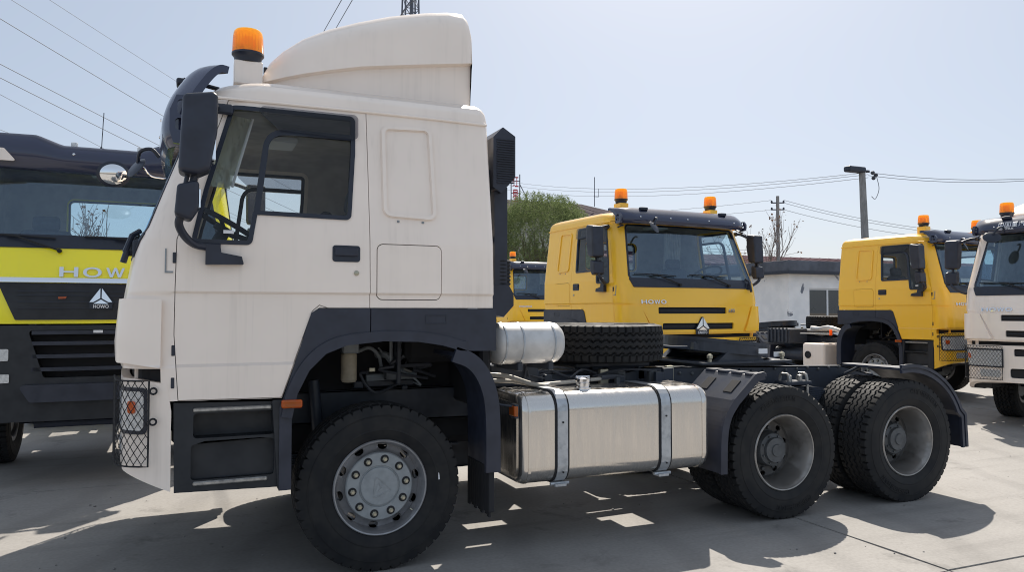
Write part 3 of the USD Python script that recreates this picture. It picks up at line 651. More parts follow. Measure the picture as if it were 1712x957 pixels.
    for y in (-.68, .62):
        st = part(T, 'seat', tm([rbox(-.62, -.10, y - .25, y + .25, 1.70, 1.88, .05)]), 'seat')
        bk = rbox(-.07, .07, y - .24, y + .24, 0, .50, .06); bk.apply_transform(trimesh.transformations.rotation_matrix(.16, [0, 1, 0])); bk.apply_translation([-.18, 0, 1.80])
        part(st, 'seat_back', bk, 'seat'); hr = rbox(-.05, .05, y - .13, y + .13, .50, .66, .04); hr.apply_transform(trimesh.transformations.rotation_matrix(.16, [0, 1, 0])); hr.apply_translation([-.18, 0, 1.80]); part(st, 'headrest', hr, 'seat')
    part(T, 'bunk', rbox(.12, .68, -1.12, 1.12, 1.70, 2.02, .05), 'seat')
    ring = [np.array([.235 * math.cos(a), .235 * math.sin(a), 0]) for a in np.linspace(0, 2 * np.pi, 40, endpoint=False)]
    sw = [tube(np.array(ring), .017, 8, closed=True), moved(lathe([(0, -.02), (.075, -.02), (.07, .015), (0, .02)], 20), (0, 0, -.03))]
    for a in (.25, np.pi - .25, np.pi * 1.5 - .35, np.pi * 1.5 + .35): sw.append(tube([(.05 * math.cos(a), .05 * math.sin(a), -.03), (.23 * math.cos(a), .23 * math.sin(a), 0)], .014, 6))
    sw.append(tube([(0, 0, -.03), (0, 0, -.35)], .04, 10))
    sw = tm(sw); sw.apply_transform(trimesh.transformations.rotation_matrix(np.pi / 2, [0, 0, 1])); sw.apply_transform(trimesh.transformations.rotation_matrix(.52, [0, 1, 0])); sw.apply_translation([-.90, -.66, 2.17])
    part(T, 'steering_wheel', sw, 'black')
    # crumpled plastic film over the folded sun blinds
    gx, gy = np.meshgrid(np.linspace(0, 1, 26), np.linspace(0, 1, 30), indexing='ij')
    if film:
        zv = 2.81 - .44 * gx; xw = np.interp(zv.ravel(), [2.32, 2.838], [-1.052, -0.91]).reshape(zv.shape)
        n_ = meshkit.fbm(np.stack([gx * 6, gy * 3, gx * 0], -1), 4, 3) - .5
        V = np.stack([xw - .03 + .165 * gy, -1.06 + .10 * gy + .10 * n_, zv + .03 * n_], -1).reshape(-1, 3); n1, n2 = gx.shape
        i, k = np.meshgrid(np.arange(n1 - 1), np.arange(n2 - 1), indexing='ij'); a = (i * n2 + k).ravel()
        part(T, 'blind_film', trimesh.Trimesh(V, np.vstack([np.column_stack([a, a + 1, a + n2 + 1]), np.column_stack([a, a + n2 + 1, a + n2])]), process=False), 'foil', 25)
        part(T, 'film_edge', tube([(-.775, -.97, 2.81), (-.89, -.97, 2.38)], .010, 6), 'label')
    part(T, 'cab_light', rbox(-.62, -.40, -.16, .16, 2.86, 2.90, .015), 'label')
    part(T, 'fabric_curtain', tm([tube(np.array([(-.02 + .02 * math.sin(t * 5 + q), -.85 + q * .045, z) for z, t in zip(np.linspace(2.05, 2.88, 8), np.linspace(0, 1.2, 8))]), .024, 6) for q in range(7)]), 'interior')
    # front face
    if style == 'A':
        trap = Polygon([(-1.0, 1.70), (1.0, 1.70), (.795, 1.315), (-.795, 1.315)]).buffer(-.006)
        fp_ = skin(trap.difference(SLOTS[0]).difference(SLOTS[1]), .014, -.004, 'x'); part(T, 'front_panel', fp_, paint, 30)
        for sl in SLOTS: part(T, 'grille_slot', skin(sl.buffer(.004), -.012, -.04, 'x'), 'black', 30)
        for sl in SLOTS:
            y0, z0, y1, z1 = sl.bounds; part(T, 'grille_bar', skin(sbox(y0 + .02, (z0 + z1) / 2 - .006, y1 - .02, (z0 + z1) / 2 + .006), .0, -.03, 'x'), 'trim', 30)
        for i in range(4):
            g = meshkit.text_mesh(lettering[i], .050, .006, True); g.vertices[:, 0] = (g.vertices[:, 0] - g.bounds[:, 0].mean()) / g.extents[0] * .086
            part(T, 'letter', on_front(g, .93 - i * .102, 1.722, .006), 'chrome', False, label='metal letter ' + lettering[i])
        part(T, 'power_badge', tm([on_front(meshkit.text_mesh('480', .050, .005, True), -.50, 1.60, .018)]), 'chrome', False, label='metal 480 badge')
        pet, back = star_emblem(.23)
        e = part(T, 'emblem', on_front(back, 0, 1.30, .022), 'trim', False, label='triangular maker emblem with lettering')
        for q in pet: part(e, 'emblem_facet', on_front(q, 0, 1.30, .028), 'chrome', False)
        tx = meshkit.text_mesh('CNHTC', .034, .004, True); tx.apply_translation([-tx.bounds[:, 0].mean(), 0, 0]); part(e, 'emblem_lettering', on_front(tx, 0, 1.307, .028), 'label', False)
        # bumper
        bside = Polygon([(-1.75, .74), (-1.478, .735), (-1.204, .612), (-1.204, 1.06), (-1.226, 1.215), (-1.40, 1.245), (-1.75, 1.25)])
        bl = loft(0, .55, 1.30, -1.482); bi = loft(-.045, .50, 1.33, -1.482)
        bump = (bl - bi) ^ prismY(bside, -2, 2)
        low = rrect(-.62, .62, .80, .93, .03); up = rrect(-.50, .57, 1.10, 1.20, .02)
        bump = bump - prismX(low, -2.2, -1.2) - prismX(up, -2.2, -1.2)
        bp_ = part(T, 'bumper', bump, paint, 30)
        for sh in (low, up): part(bp_, 'bumper_slot', (loft(-.03, .55, 1.30, -1.482) - loft(-.06, .50, 1.33, -1.482)) ^ prismX(sh.buffer(.01), -2.2, -1.2), 'black', 30)
        part(bp_, 'bumper_backing', (loft(-.06, .70, 1.30, -1.482) - loft(-.11, .60, 1.33, -1.482)) ^ prismY(sbox(-1.75, .78, -1.24, 1.29), -2, 2), 'black', 30)
        for s in (-1, 1):
            fr = sbox(-1.35, .5, -.70, 1.5) if s < 0 else sbox(.70, .5, 1.35, 1.5)
            lampP = prismY(rrect(-1.75, -1.325, .935, 1.195, .03), -2, 2) ^ prismX(fr.buffer(0), -2.2, -1.1)
            hl = (loft(.008, .5, 1.33, -1.482) - loft(-.01, .5, 1.33, -1.482)) ^ lampP
            inner = prismY(rrect(-1.75, -1.345, .955, 1.175, .025), -2, 2) ^ prismX(fr.buffer(-.02), -2.2, -1.1)
            h = part(T, 'headlamp', hl - inner, 'trim', 30)
            part(h, 'lamp_lens', ((loft(.006, .5, 1.33, -1.482) - loft(-.004, .5, 1.33, -1.482)) ^ inner), 'lamp', 30)
            part(h, 'indicator', ((loft(.010, .5, 1.33, -1.482) - loft(-.002, .5, 1.33, -1.482)) ^ prismY(rrect(-1.43, -1.39, 1.05, 1.12, .012), -2, 2) ^ prismX(fr.buffer(-.02), -2.2, -1.1)), 'orange', 30)
            fog = rrect(-1.0, -.74, .80, .90, .02) if s < 0 else rrect(.74, 1.0, .80, .90, .02)
            part(h, 'fog_lamp', ((loft(.005, .5, 1.33, -1.482) - loft(-.02, .5, 1.33, -1.482)) ^ prismX(fog, -2.2, -1.2)), 'lamp', 30)
            if guard_on: guard(T, s, .70, .765, 1.235, -1.315, True)
        part(T, 'front_stay', tm([bx(-1.40, -1.36, s * 1.06 - .02, s * 1.06 + .02, 1.20, 1.34) for s in (-1, 1)]), paint)
        part(T, 'front_core', tm([bx(-1.38, -1.15, -1.12, 1.12, 1.0, 1.36, .02)]), 'black')
        visor_a(T, visor_low)
    for s in (-1, 1): side_mirror(T, s)
    # dark lower body: wheel arch skin, flare, steps
    arch = [(0.740, 1.361), (0.532, 1.365), (0.49, 1.368), (0.37, 1.403), (0.212, 1.428), (-0.016, 1.435), (-0.237, 1.413), (-0.361, 1.365), (-0.458, 1.268), (-0.526, 1.129), (-0.555, 0.99), (-0.555, 0.571)]
    skirt = Polygon([(-.625, .571), (-.625, 1.06), (-.606, 1.10), (-.447, 1.612), (-.40, 1.637), (.740, 1.637)] + arch)
    arc = LineString(curve([(x, 0, z) for x, z in arch[1:-1]], 4)[:, [0, 2]])
    for s in (-1, 1):
        y0, y1 = (-1.243, -1.10) if s < 0 else (1.10, 1.243)
        a = part(T, 'wheel_arch', tm([prismY(skirt.intersection(sbox(-1, 0, -.094, 2)), y0, y1), prismY(skirt.intersection(sbox(-.088, 0, 1, 2)), y0, y1)]), 'dark', 30, label='dark plastic wheel arch and skirt')
        part(a, 'arch_flare', prismY(arc.buffer(.062, cap_style=2).intersection(skirt.buffer(.0)), *((-1.258, -1.242) if s < 0 else (1.242, 1.258))), 'dark', 30)
        part(a, 'reflector_recess', prismY(rrect(.26, .40, 1.54, 1.60, .008).difference(rrect(.268, .392, 1.548, 1.592, .006)), *((-1.246, -1.242) if s < 0 else (1.242, 1.246))), 'trim')
        ml = rbox(-.617, -.498, -.02, .02, 1.052, 1.10, .012); part(T, 'side_marker', moved(ml, (0, s * 1.258, 0)), 'orange')
        # inner liner of the arch
        lin = [np.array([x, z]) for x, z in arc.coords]
        V = []; 
        for x, z in lin:
            V += [(x, s * 1.10, z + .01), (x, s * .70, z + .01)]
        Fc = []
        for i in range(len(lin) - 1): Fc += [(2 * i, 2 * i + 1, 2 * i + 3), (2 * i, 2 * i + 3, 2 * i + 2)]
        part(T, 'arch_liner', trimesh.Trimesh(V, Fc, process=False), 'black', 40)
        # steps
        f = (lambda m: tm(m)) if s < 0 else mirror_y
        st = part(T, 'step_box', f(tm([prismY(Polygon([(-1.193, 1.105), (-1.185, .603), (-.563, .588), (-.60, 1.09)]).difference(rnd([(-1.09, 1.04), (-1.09, .90), (-.645, .90), (-.655, 1.04)], .02)).difference(rnd([(-1.10, .86), (-1.10, .665), (-.65, .665), (-.65, .875), (-.72, .885), (-1.03, .882)], .02)), -1.215, -1.04),
              prismY(sbox(-1.18, .61, -.58, 1.09), -1.06, -.95), prismY(Polygon([(-.60, 1.09), (-.563, .588), (-.62, .588), (-.655, 1.09)]).buffer(.01), -1.235, -1.10)])), 'step', 30, label='dark plastic box of cab steps')
        part(st, 'step_back', f(tm([prismY(rnd([(-1.10, .86), (-1.10, .665), (-.65, .665), (-.65, .875)], .02), -1.17, -1.10), prismY(sbox(-1.10, .89, -.64, 1.05), -1.10, -1.06)])), 'step')
        for z, xa, xb in ((1.062, -1.091, -.667), (.648, -1.088, -.687)):
            sp = part(st, 'step', f(bx(xa, xb, -1.228, -1.06, z - .014, z + .010, .006)), 'tread')
            for k in range(3):
                xc = xa + (xb - xa) * (.30 + .22 * k)
                part(sp, 'step_grip', f(tm([bx(xc - .035, xc + .035, -1.205 + q * .018, -1.195 + q * .018, z + .009, z + .017, .002) for q in range(5)])), 'tread')
        # mudguard behind the front wheel
        mg = curve([(.45, 0, 1.345), (.56, 0, 1.30), (.64, 0, 1.215), (.695, 0, 1.08), (.715, 0, .90), (.718, 0, .57)], 5)[:, [0, 2]]
        ln = LineString(mg)
        part(T, 'mudguard', f(tm([prismY(ln.buffer(.014, cap_style=2), -1.245, -.80), prismY(ln.buffer(.05, cap_style=2, single_sided=False).intersection(ln.buffer(.05, cap_style=2)), -1.258, -1.225)])), 'dark', 30)
        fl = [bx(.700, .714, -1.22 + q * .042, -1.182 + q * .042, .27 + .012 * (q % 3), .60, .002) for q in range(10)]
        part(T, 'mud_flap', f(tm(fl + [bx(.690, .728, -1.245, -1.20, .31, .60, .004)])), 'black')

def chassis(T, hi=True, first_front=None, first_rear=None):
    # side rails
    railp = Polygon([(-1.25, .84), (-1.25, 1.05), (1.95, 1.06), (2.40, 1.15), (4.62, 1.10), (5.15, .97), (5.15, .84), (4.7, .80), (2.2, .80)])
    for s in (-1, 1):
        y0, y1 = (-.43, -.36) if s < 0 else (.36, .43)
        web = prismY(railp, *((-.43, -.42) if s < 0 else (.42, .43)))
        fl = LineString([(-1.25, 1.046), (1.95, 1.056), (2.40, 1.146), (4.62, 1.096), (5.15, .966)]).buffer(.006, cap_style=2)
        fb = LineString([(5.15, .844), (4.7, .805), (2.2, .805), (-1.25, .844)]).buffer(.006, cap_style=2)
        r = part(T, 'frame_rail', tm([web, prismY(fl, y0, y1), prismY(fb, y0, y1)]), 'frame', 30)
        for x in np.concatenate([np.arange(1.3, 1.9, .12), np.arange(2.5, 4.6, .13)]):
            for z in (1.09, .90) if x > 2.3 else (1.01, .90):
                bt = lathe([(0, 0), (.013, 0), (.013, .012), (.008, .018), (0, .018)], 6, '-y'); bt = moved(bt, (x, -.43, z + .008 * math.sin(x * 17)))
                part(r, 'bolt', bt if s < 0 else mirror_y(bt), 'darkhub', False)
    for x in (-1.0, .9, 2.1, 2.75, 3.86, 5.0): part(T, 'crossmember', bx(x - .05, x + .05, -.42, .42, .86, 1.02, .01), 'frame')
    part(T, 'engine', tm([bx(-1.0, .35, -.36, .36, .62, 1.55, .06), bx(.30, 1.15, -.30, .30, .60, 1.30, .06), bx(.30, .78, -.62, .62, 1.25, 1.60, .04), bx(.72, .80, -1.0, 1.0, .95, 1.60, .02), tube([(1.1, 0, .85), (3.1, 0, .72)], .06, 12), bx(-1.22, -1.05, -.42, .42, .75, 1.6, .02)]), 'black')
    part(T, 'engine_pipe', tm([tube(curve([(.15, -.36, 1.30), (.2, -.46, 1.30), (.28, -.47, 1.22), (.36, -.40, 1.17)], 6), .025, 8), tube(curve([(-.02, -.48, 1.33), (.06, -.52, 1.36), (.13, -.5, 1.30), (.16, -.45, 1.22)], 6), .013, 8), tube([(.22, -.5, 1.42), (.22, -.5, 1.24)], .014, 8), tube([(.30, -.48, 1.43), (.28, -.48, 1.26)], .02, 8), tube([(.05, -.45, 1.14), (.42, -.45, 1.15)], .03, 8)]), 'hub')
    rc = np.random.default_rng(21)
    for s in (-1, 1):
        for k in range(7):
            x0, z0 = rc.uniform(-.05, .40), rc.uniform(1.15, 1.40); yy_ = s * rc.uniform(.45, .62)
            part(T, 'hose', tube(curve([(x0, yy_, z0), (x0 + rc.uniform(-.1, .1), yy_ - s * .04, z0 - rc.uniform(.02, .1)), (x0 + rc.uniform(.02, .2), yy_ - s * .02, z0 - rc.uniform(.0, .16)), (x0 + rc.uniform(.1, .3), yy_ - s * .10, z0 - .1)], 6), rc.uniform(.006, .015), 7), ('cable', 'hub', 'cable', 'hose')[k % 4])
        for k in range(8):
            x0, z0 = rc.uniform(-.02, .50), rc.uniform(1.05, 1.42); d_ = rc.uniform(.015, .045)
            part(T, 'fitting', moved(rbox(-d_, d_, -d_, d_, -d_ * .7, d_ * .7, d_ * .25), (x0, s * rc.uniform(.44, .56), z0)), ('frame', 'hub', 'nut', 'darkhub')[k % 4])
        part(T, 'bracket', tm([bx(.24, .27, min(s * .40, s * .60), max(s * .40, s * .60), 1.10, 1.45, .004), bx(.02, .40, min(s * .44, s * .47), max(s * .44, s * .47), 1.08, 1.12, .004)]), 'frame')
        part(T, 'brake_chamber', moved(lathe([(0, 0), (.07, .01), (.085, .03), (.085, .09), (.07, .11), (0, .12)], 20, 'x'), (-.25, s * .66, .78)), 'darkhub')
    fc = part(T, 'fuel_filter', moved(lathe([(0, 0), (.045, 0), (.055, .015), (.055, .19), (.048, .20), (0, .20)], 24), (-.10, -.60, 1.13)), 'cream')
    part(fc, 'filter_head', tm([bx(-.155, -.04, -.66, -.55, 1.33, 1.40, .01)]), 'hub')
    part(T, 'front_axle', tm([bx(-.07, .07, -.85, .85, .40, .50, .02), tube([(0, -1.0, TZ), (0, 1.0, TZ)], .055, 12)]), 'frame')
    for s in (-1, 1):
        lf = part(T, 'front_spring', tm([bx(-.75 + .05 * k, .75 - .05 * k, s * .42 - .04, s * .42 + .04, .62 - .016 * k, .634 - .016 * k, .002) for k in range(5)]), 'frame')
        part(T, 'shock_absorber', tube([(-.28, s * .60, .55), (-.34, s * .58, 1.15)], .04, 12), 'frame')
    for x in (3.188, 4.538):
        part(T, 'rear_axle', tm([tube([(x, -1.0, TZ), (x, 1.0, TZ)], .075, 14), moved(trimesh.creation.icosphere(subdivisions=2, radius=.24), (x, 0, TZ))]), 'frame')
    for s in (-1, 1):
        sp = part(T, 'rear_spring', tm([bx(3.70, 4.02, s * .60 - .06, s * .60 + .06, .66, .75, .01)]), 'frame')
        for k in range(11):
            hl = .86 - .055 * k; xs = np.linspace(3.863 - hl, 3.863 + hl, 13); z = .775 + .017 * k - .20 * ((xs - 3.863) / .9) ** 2 * 1.0
            P = Polygon(list(zip(xs, z - .007)) + list(zip(xs[::-1], z[::-1] + .007))); part(sp, 'leaf', prismY(P, s * .60 - .045, s * .60 + .045), 'frame', 25)
        for xo in (-.10, .10): part(sp, 'u_bolt', tube(curve([(3.863 + xo, s * .66, .70), (3.863 + xo, s * .66, 1.02), (3.863 + xo, s * .60, 1.06), (3.863 + xo, s * .54, 1.02), (3.863 + xo, s * .54, .70)], 4), .014, 8), 'tread')
        part(sp, 'spring_seat', bx(3.71, 4.01, s * .60 - .08, s * .60 + .08, .965, 1.0, .008), 'frame')
        for xo in (-.08, .04): part(sp, 'nut_stack', moved(lathe([(0, 0), (.022, 0), (.022, .05), (0, .06)], 8), (3.86 + xo, s * .64, 1.0)), 'tread')
    # wheels
    fw = newpath(T, 'wheel')
    if first_front is None: front_wheel(fw, hi); UsdGeom.Xform.Get(stage, fw).AddTranslateOp().Set(Gf.Vec3d(0, -1.02, TZ))
    fr = newpath(T, 'wheel')
    if first_rear is None: rear_wheel(fr, hi); UsdGeom.Xform.Get(stage, fr).AddTranslateOp().Set(Gf.Vec3d(3.188, -1.085, TZ))
    src = {'f': PROTO.setdefault('f', fw), 'r': PROTO.setdefault('r', fr)}
    if first_front is not None: COUNT[(T, 'wheel')] = 0
    todo = [('f', 0, -1.02, 0), ('r', 3.188, -1.085, 0)] if first_front is not None else []
    todo += [('f', 0, 1.02, 180), ('r', 4.538, -1.085, 0), ('r', 3.188, 1.085, 180), ('r', 4.538, 1.085, 180), ('r', 3.188, -.745, 180), ('r', 4.538, -.745, 180), ('r', 3.188, .745, 0), ('r', 4.538, .745, 0)]
    for k, x, y, a in todo:
        spin = {3.188: 0, 4.538: 37}.get(x, 0)
        p = refclean(T, 'wheel', src[k], (x, y, TZ), (0, spin, a))
    # spare wheel lying behind the cab
    sc = refclean(T, 'spare_wheel', src['r'], (2.09, -.25, 1.362), (-90, 0, 0))
    part(T, 'spare_carrier', tm([bx(1.75, 2.45, -.45, .45, 1.16, 1.20, .01), bx(1.95, 2.25, -.40, .10, 1.20, 1.23, .01), tube([(2.09, -.25, 1.2), (2.09, -.25, 1.40)], .04, 12)] + [bx(x - .03, x + .03, s * .40 - .03, s * .40 + .03, 1.05, 1.17, .005) for x in (1.82, 2.38) for s in (-1, 1)]), 'frame')
    # fifth wheel
    pl = affinity.scale(Point(0, 0).buffer(.47, quad_segs=12), 1.12, 1.0).difference(Polygon([(.10, -.045), (.8, -.24), (.8, .24), (.10, .045)])).buffer(-.02).buffer(.02)
    plate = tm(ext(pl, .035)); rim_ = tm(ext(pl.difference(pl.buffer(-.02)), .09)).apply_translation([0, 0, -.085])
    fwm = tm([plate, rim_, bx(-.15, .15, -.40, .40, -.12, -.01, .02), bx(-.45, -.1, -.3, -.2, -.09, -.01, .01), bx(-.45, -.1, .2, .3, -.09, -.01, .01)])
    fwm.apply_transform(trimesh.transformations.rotation_matrix(.10, [0, 1, 0])); fwm.apply_translation([3.47, 0, 1.315])
    f5 = part(T, 'fifth_wheel', fwm, 'frame', 25)
    part(f5, 'plinth', tm([prismY(Polygon([(3.15, 1.17), (3.69, 1.17), (3.52, 1.30), (3.32, 1.30)]), s * .40 - .04, s * .40 + .04) for s in (-1, 1)] + [bx(2.95, 3.95, -.50, .50, 1.155, 1.178, .004)]), 'frame')
    part(f5, 'release_handle', tube([(2.95, -.28, 1.30), (2.75, -.34, 1.31), (2.62, -.36, 1.32)], .012, 8), 'frame')
    for (x, z) in ((3.62, 1.275), (3.90, 1.235)): part(f5, 'data_plate', bx(x - .05, x + .05, -.492 + (.12 if x > 3.8 else 0), -.488 + (.12 if x > 3.8 else 0), z - .035, z + .01, .001), 'label')
    for (x, y) in ((3.06, -.46), (3.92, -.40)): part(T, 'grease_fitting', tm([moved(lathe([(0, 0), (.018, 0), (.018, .03), (.026, .035), (.026, .06), (.01, .075), (0, .075)], 8), (x, y, 1.175))]), 'nut')
    # rear mudguards
    for s in (-1, 1):
        f = (lambda m: tm(m)) if s < 0 else mirror_y
        a = [(3.188 + .60 * math.cos(t), .515 + .60 * math.sin(t)) for t in np.radians(np.linspace(112, 178, 14))]
        a = [(2.97, 1.125), (2.90, 1.115), (2.70, .935)] + [tuple(q) for q in curve([(2.70, 0, .935), (2.625, 0, .83), (2.585, 0, .68), (2.575, 0, .40)], 5)[1:, [0, 2]]]
        ln = LineString(a)
        g = part(T, 'mudguard', f(tm([prismY(ln.buffer(.012, cap_style=2), -1.24, -.60), prismY(ln.buffer(.03, cap_style=2), -1.25, -1.225)])), 'dark', 30, label='rear axle mudguard')
        for k in range(4): part(g, 'guard_tab', f(bx(2.885, 3.005, -1.235 + .165 * k, -1.115 + .165 * k, 1.112, 1.142, .006)), 'dark')
        for k in range(2):
            slot = tm([bx(2.70, 2.83, -1.13 + .30 * k, -1.03 + .30 * k, -.006, .008, .002)]); slot.apply_translation([-2.765, 0, 0.011]); slot.apply_transform(trimesh.transformations.rotation_matrix(-.732, [0, 1, 0])); slot.apply_translation([2.80, 0, 1.025])
            part(g, 'guard_slot', f(slot), 'black')
        b = [(4.538 + .66 * math.cos(t), .515 + .62 * math.sin(t)) for t in np.radians(np.linspace(98, 22, 14))]
        b = b + [(5.20, .70), (5.215, .42)]
        ln = LineString(b)
        g = part(T, 'mudguard', f(tm([prismY(ln.buffer(.010, cap_style=2), -1.235, -.60), prismY(ln.buffer(.035, cap_style=2).difference(LineString(b).buffer(.009)), -1.245, -1.22)])), 'dark', 30, label='rearmost mudguard with hanging flap')
        part(g, 'guard_stay', f(tube([(4.6, -.43, 1.0), (4.65, -.65, 1.12), (4.66, -1.2, 1.125)], .016, 8)), 'frame')
        part(T, 'tail_lamp', f(tm([rbox(5.16, 5.20, -.60, -.42, .86, .98, .015)])), 'frame')
        part(T, 'tail_lens', f(tm([rbox(5.195, 5.235, -.59, -.43, .87, .97, .012)])), 'red')

PROTO = {}
def refclean(T, name, src, loc, rot):
    """A further wheel: its own Xform, its pieces referenced from the first wheel's children."""
    p = newpath(T, name); x = UsdGeom.Xform.Define(stage, p)
    x.AddTranslateOp().Set(Gf.Vec3d(*map(float, loc))); x.AddRotateZOp().Set(float(rot[2])); x.AddRotateXOp().Set(float(rot[0])); x.AddRotateYOp().Set(float(rot[1]))
    for ch in stage.GetPrimAtPath(src).GetChildren():
        c = stage.DefinePrim(p + '/' + ch.GetName()); c.GetReferences().AddInternalReference(ch.GetPath())
    return p

def left_side_kit(T):
    """Fuel tank, air cylinder, intake stack and pipes on the left side behind the cab."""
    tp = rrect(-1.205, -.62, .44, 1.062, .125)
    tank = Manifold.batch_hull([prismX(tp.buffer(-.045), .940, 2.480), prismX(tp.buffer(-.024), .944, 2.476), prismX(tp.buffer(-.010), .955, 2.465), prismX(tp.buffer(-.003), .970, 2.450), prismX(tp, .988, 2.432)])
    inner = [prismX(tp.buffer(-.02), .93, .95), prismX(tp.buffer(-.02), 2.47, 2.49)]
    t = part(T, 'fuel_tank', tm(tank), 'alu', 30, label='brushed aluminium fuel tank')
    for x in (1.0, 2.42): part(t, 'tank_seam', prismX(tp.buffer(.004).difference(tp.buffer(-.01)), x - .010, x + .010), 'alu', 30)
    for x in (.932, 2.472): part(t, 'tank_end', prismX(tp.buffer(-.07), x, x + .016), 'alu', 30)
    for x in (1.205, 2.045):
        sp = part(t, 'tank_strap', prismX(tp.buffer(.012, quad_segs=6).difference(tp.buffer(.003)), x, x + .078), 'strap', 30)
        part(sp, 'strap_rubber', prismX(tp.buffer(.007).difference(tp.buffer(-.004)), x - .014, x + .092), 'black', 30)
        for z in (.52, .86): part(sp, 'strap_bolt', moved(lathe([(0, 0), (.007, 0), (.007, .006), (0, .007)], 8, '-y'), (x + .04, -1.217, z)), 'black')
        part(sp, 'strap_clamp', tm([tube([(x - .03, -1.16, .435), (x + .11, -1.16, .435)], .012, 8), bx(x - .005, x + .083, -1.19, -1.10, .415, .437, .004)]), 'strap')
        part(sp, 'tank_bracket', prismY(Polygon([(x, .40), (x + .08, .40), (x + .08, 1.0), (x, 1.0)]), -.62, -.42), 'frame')
    cp = part(t, 'tank_cap', tm([moved(lathe([(0, 0), (.062, 0), (.062, .015), (.050, .02), (.050, .05), (.056, .055), (.056, .078), (.03, .088), (0, .088)], 24), (1.505, -1.02, 1.058)), bx(1.45, 1.56, -1.035, -1.005, 1.135, 1.155, .008)]), 'chrome')
    part(T, 'side_marker', tm([rbox(.885, .915, -1.21, -1.11, .915, .985, .008)]), 'orange', label='orange marker lamp on a stalk before the tank')
    part(T, 'marker_stalk', tm([tube([(.74, -1.10, 1.03), (.82, -1.13, .99), (.895, -1.16, .98)], .008, 6), bx(.893, .92, -1.205, -1.115, .90, .995, .004)]), 'frame')
    # silver cylinder behind the cab
    prof = [(0, 0), (.07, .004), (.115, .022), (.14, .05), (.147, .08), (.147, .49), (.14, .52), (.115, .548), (.07, .566), (0, .57)]
    c = lathe(prof, 48, 'x'); c.apply_translation([.80, -.93, 1.395]); cy = part(T, 'air_cylinder', c, 'cyl', 30, label='silver cylinder behind the cab')
    for x in (.885, 1.015, 1.255): part(cy, 'cylinder_band', moved(lathe([(.145, 0), (.151, 0), (.151, .012), (.145, .012)], 48, 'x'), (x, -.93, 1.395)), 'strap', 30)
    part(cy, 'cylinder_bracket', tm([bx(1.0, 1.04, -1.0, -.5, 1.20, 1.26, .005), bx(1.24, 1.28, -1.0, -.5, 1.20, 1.26, .005), bx(.95, 1.35, -.60, -.42, 1.05, 1.22, .01)]), 'frame')
    # intake stack
    head = Polygon([(.775, 2.815), (.845, 2.888), (.938, 2.83), (.938, 2.545), (.835, 2.43), (.775, 2.47)])
    st = part(T, 'intake_stack', tm([prismY(head.buffer(-.008).buffer(.008), -1.10, -.70), prismY(Polygon([(.80, 2.48), (.895, 2.48), (.895, 1.78), (.80, 1.78)]), -1.06, -.80), prismY(Polygon([(.78, 1.80), (.90, 1.80), (.935, 1.74), (.935, 1.66), (.86, 1.58), (.78, 1.60)]), -1.08, -.78)]), 'dark', 30, label='dark intake stack with louvred head')
    for k in range(19): part(st, 'louvre', bx(.80, .93, -1.109, -1.098, 2.50 + k * .0165, 2.508 + k * .0165, .002), 'dark')
    for k in range(7): part(st, 'bellows_ring', moved(lathe([(0, 0), (.075, 0), (.085, .012), (.075, .024), (0, .024)], 24), (.865, -.98, 1.80 + k * .026)), 'black')
    part(st, 'stack_bracket', tm([bx(.73, .80, -1.0, -.9, 2.10, 2.14, .005), tube([(.77, -1.02, 2.20), (.78, -1.02, 2.60)], .012, 8)]), 'trim')
    # tan air pipes along the frame, hoses
    part(T, 'air_pipe', tube(curve([(.80, -.78, 1.17), (1.0, -.80, 1.15), (1.15, -.85, 1.10), (1.26, -.86, 1.075), (1.32, -.84, 1.08)], 6), .017, 8), 'hose')
    part(T, 'air_pipe', tube(curve([(.80, -.74, 1.12), (1.05, -.78, 1.11), (1.2, -.83, 1.085), (1.40, -.80, 1.085), (1.75, -.70, 1.09), (1.95, -.62, 1.09)], 6), .015, 8), 'hose')
    part(T, 'air_hose', tm([tube(curve([(1.85, -.66, 1.10), (2.0, -.60, 1.10), (2.12, -.56, 1.085)], 5), .024, 8), tube(curve([(1.2, -.60, 1.50), (1.22, -.60, 1.3), (1.26, -.62, 1.12)], 5), .007, 6), tube(curve([(1.27, -.58, 1.48), (1.26, -.6, 1.3), (1.22, -.62, 1.10)], 5), .007, 6), tube(curve([(1.15, -.45, 1.12), (1.5, -.42, 1.14), (2.0, -.30, 1.12), (2.4, -.2, 1.20)], 5), .012, 6)]), 'cable')
    part(T, 'air_valve', tm([rbox(.76, .90, -.74, -.60, 1.10, 1.20, .02), tube([(.72, -.80, 1.20), (.78, -.80, 1.20)], .022, 12), bx(1.35, 1.75, -.50, -.43, 1.02, 1.12, .01)]), 'frame')
    rk = np.random.default_rng(31)
    for k in range(16):
        x0, y0_ = rk.uniform(.85, 2.6), rk.uniform(-.62, -.44); w_ = rk.uniform(.015, .05)
        part(T, 'deck_bracket', rbox(x0 - w_, x0 + w_, y0_ - .02, y0_ + .02, 1.03, 1.07 + rk.uniform(.01, .10), .006), ('frame', 'darkhub', 'nut', 'frame')[k % 4])
    for k in range(9):
        x0 = rk.uniform(.8, 2.0); ln_ = rk.uniform(.3, .8); yb = rk.uniform(-.60, -.40)
        part(T, 'deck_cable', tube(curve([(x0, yb, 1.10), (x0 + ln_ * .3, yb + rk.uniform(-.05, .05), 1.13 + rk.uniform(0, .07)), (x0 + ln_ * .7, yb + rk.uniform(-.05, .08), 1.10 + rk.uniform(0, .05)), (x0 + ln_, yb + .05, 1.07)], 6), rk.uniform(.005, .011), 6), ('cable', 'cable', 'hose')[k % 3])
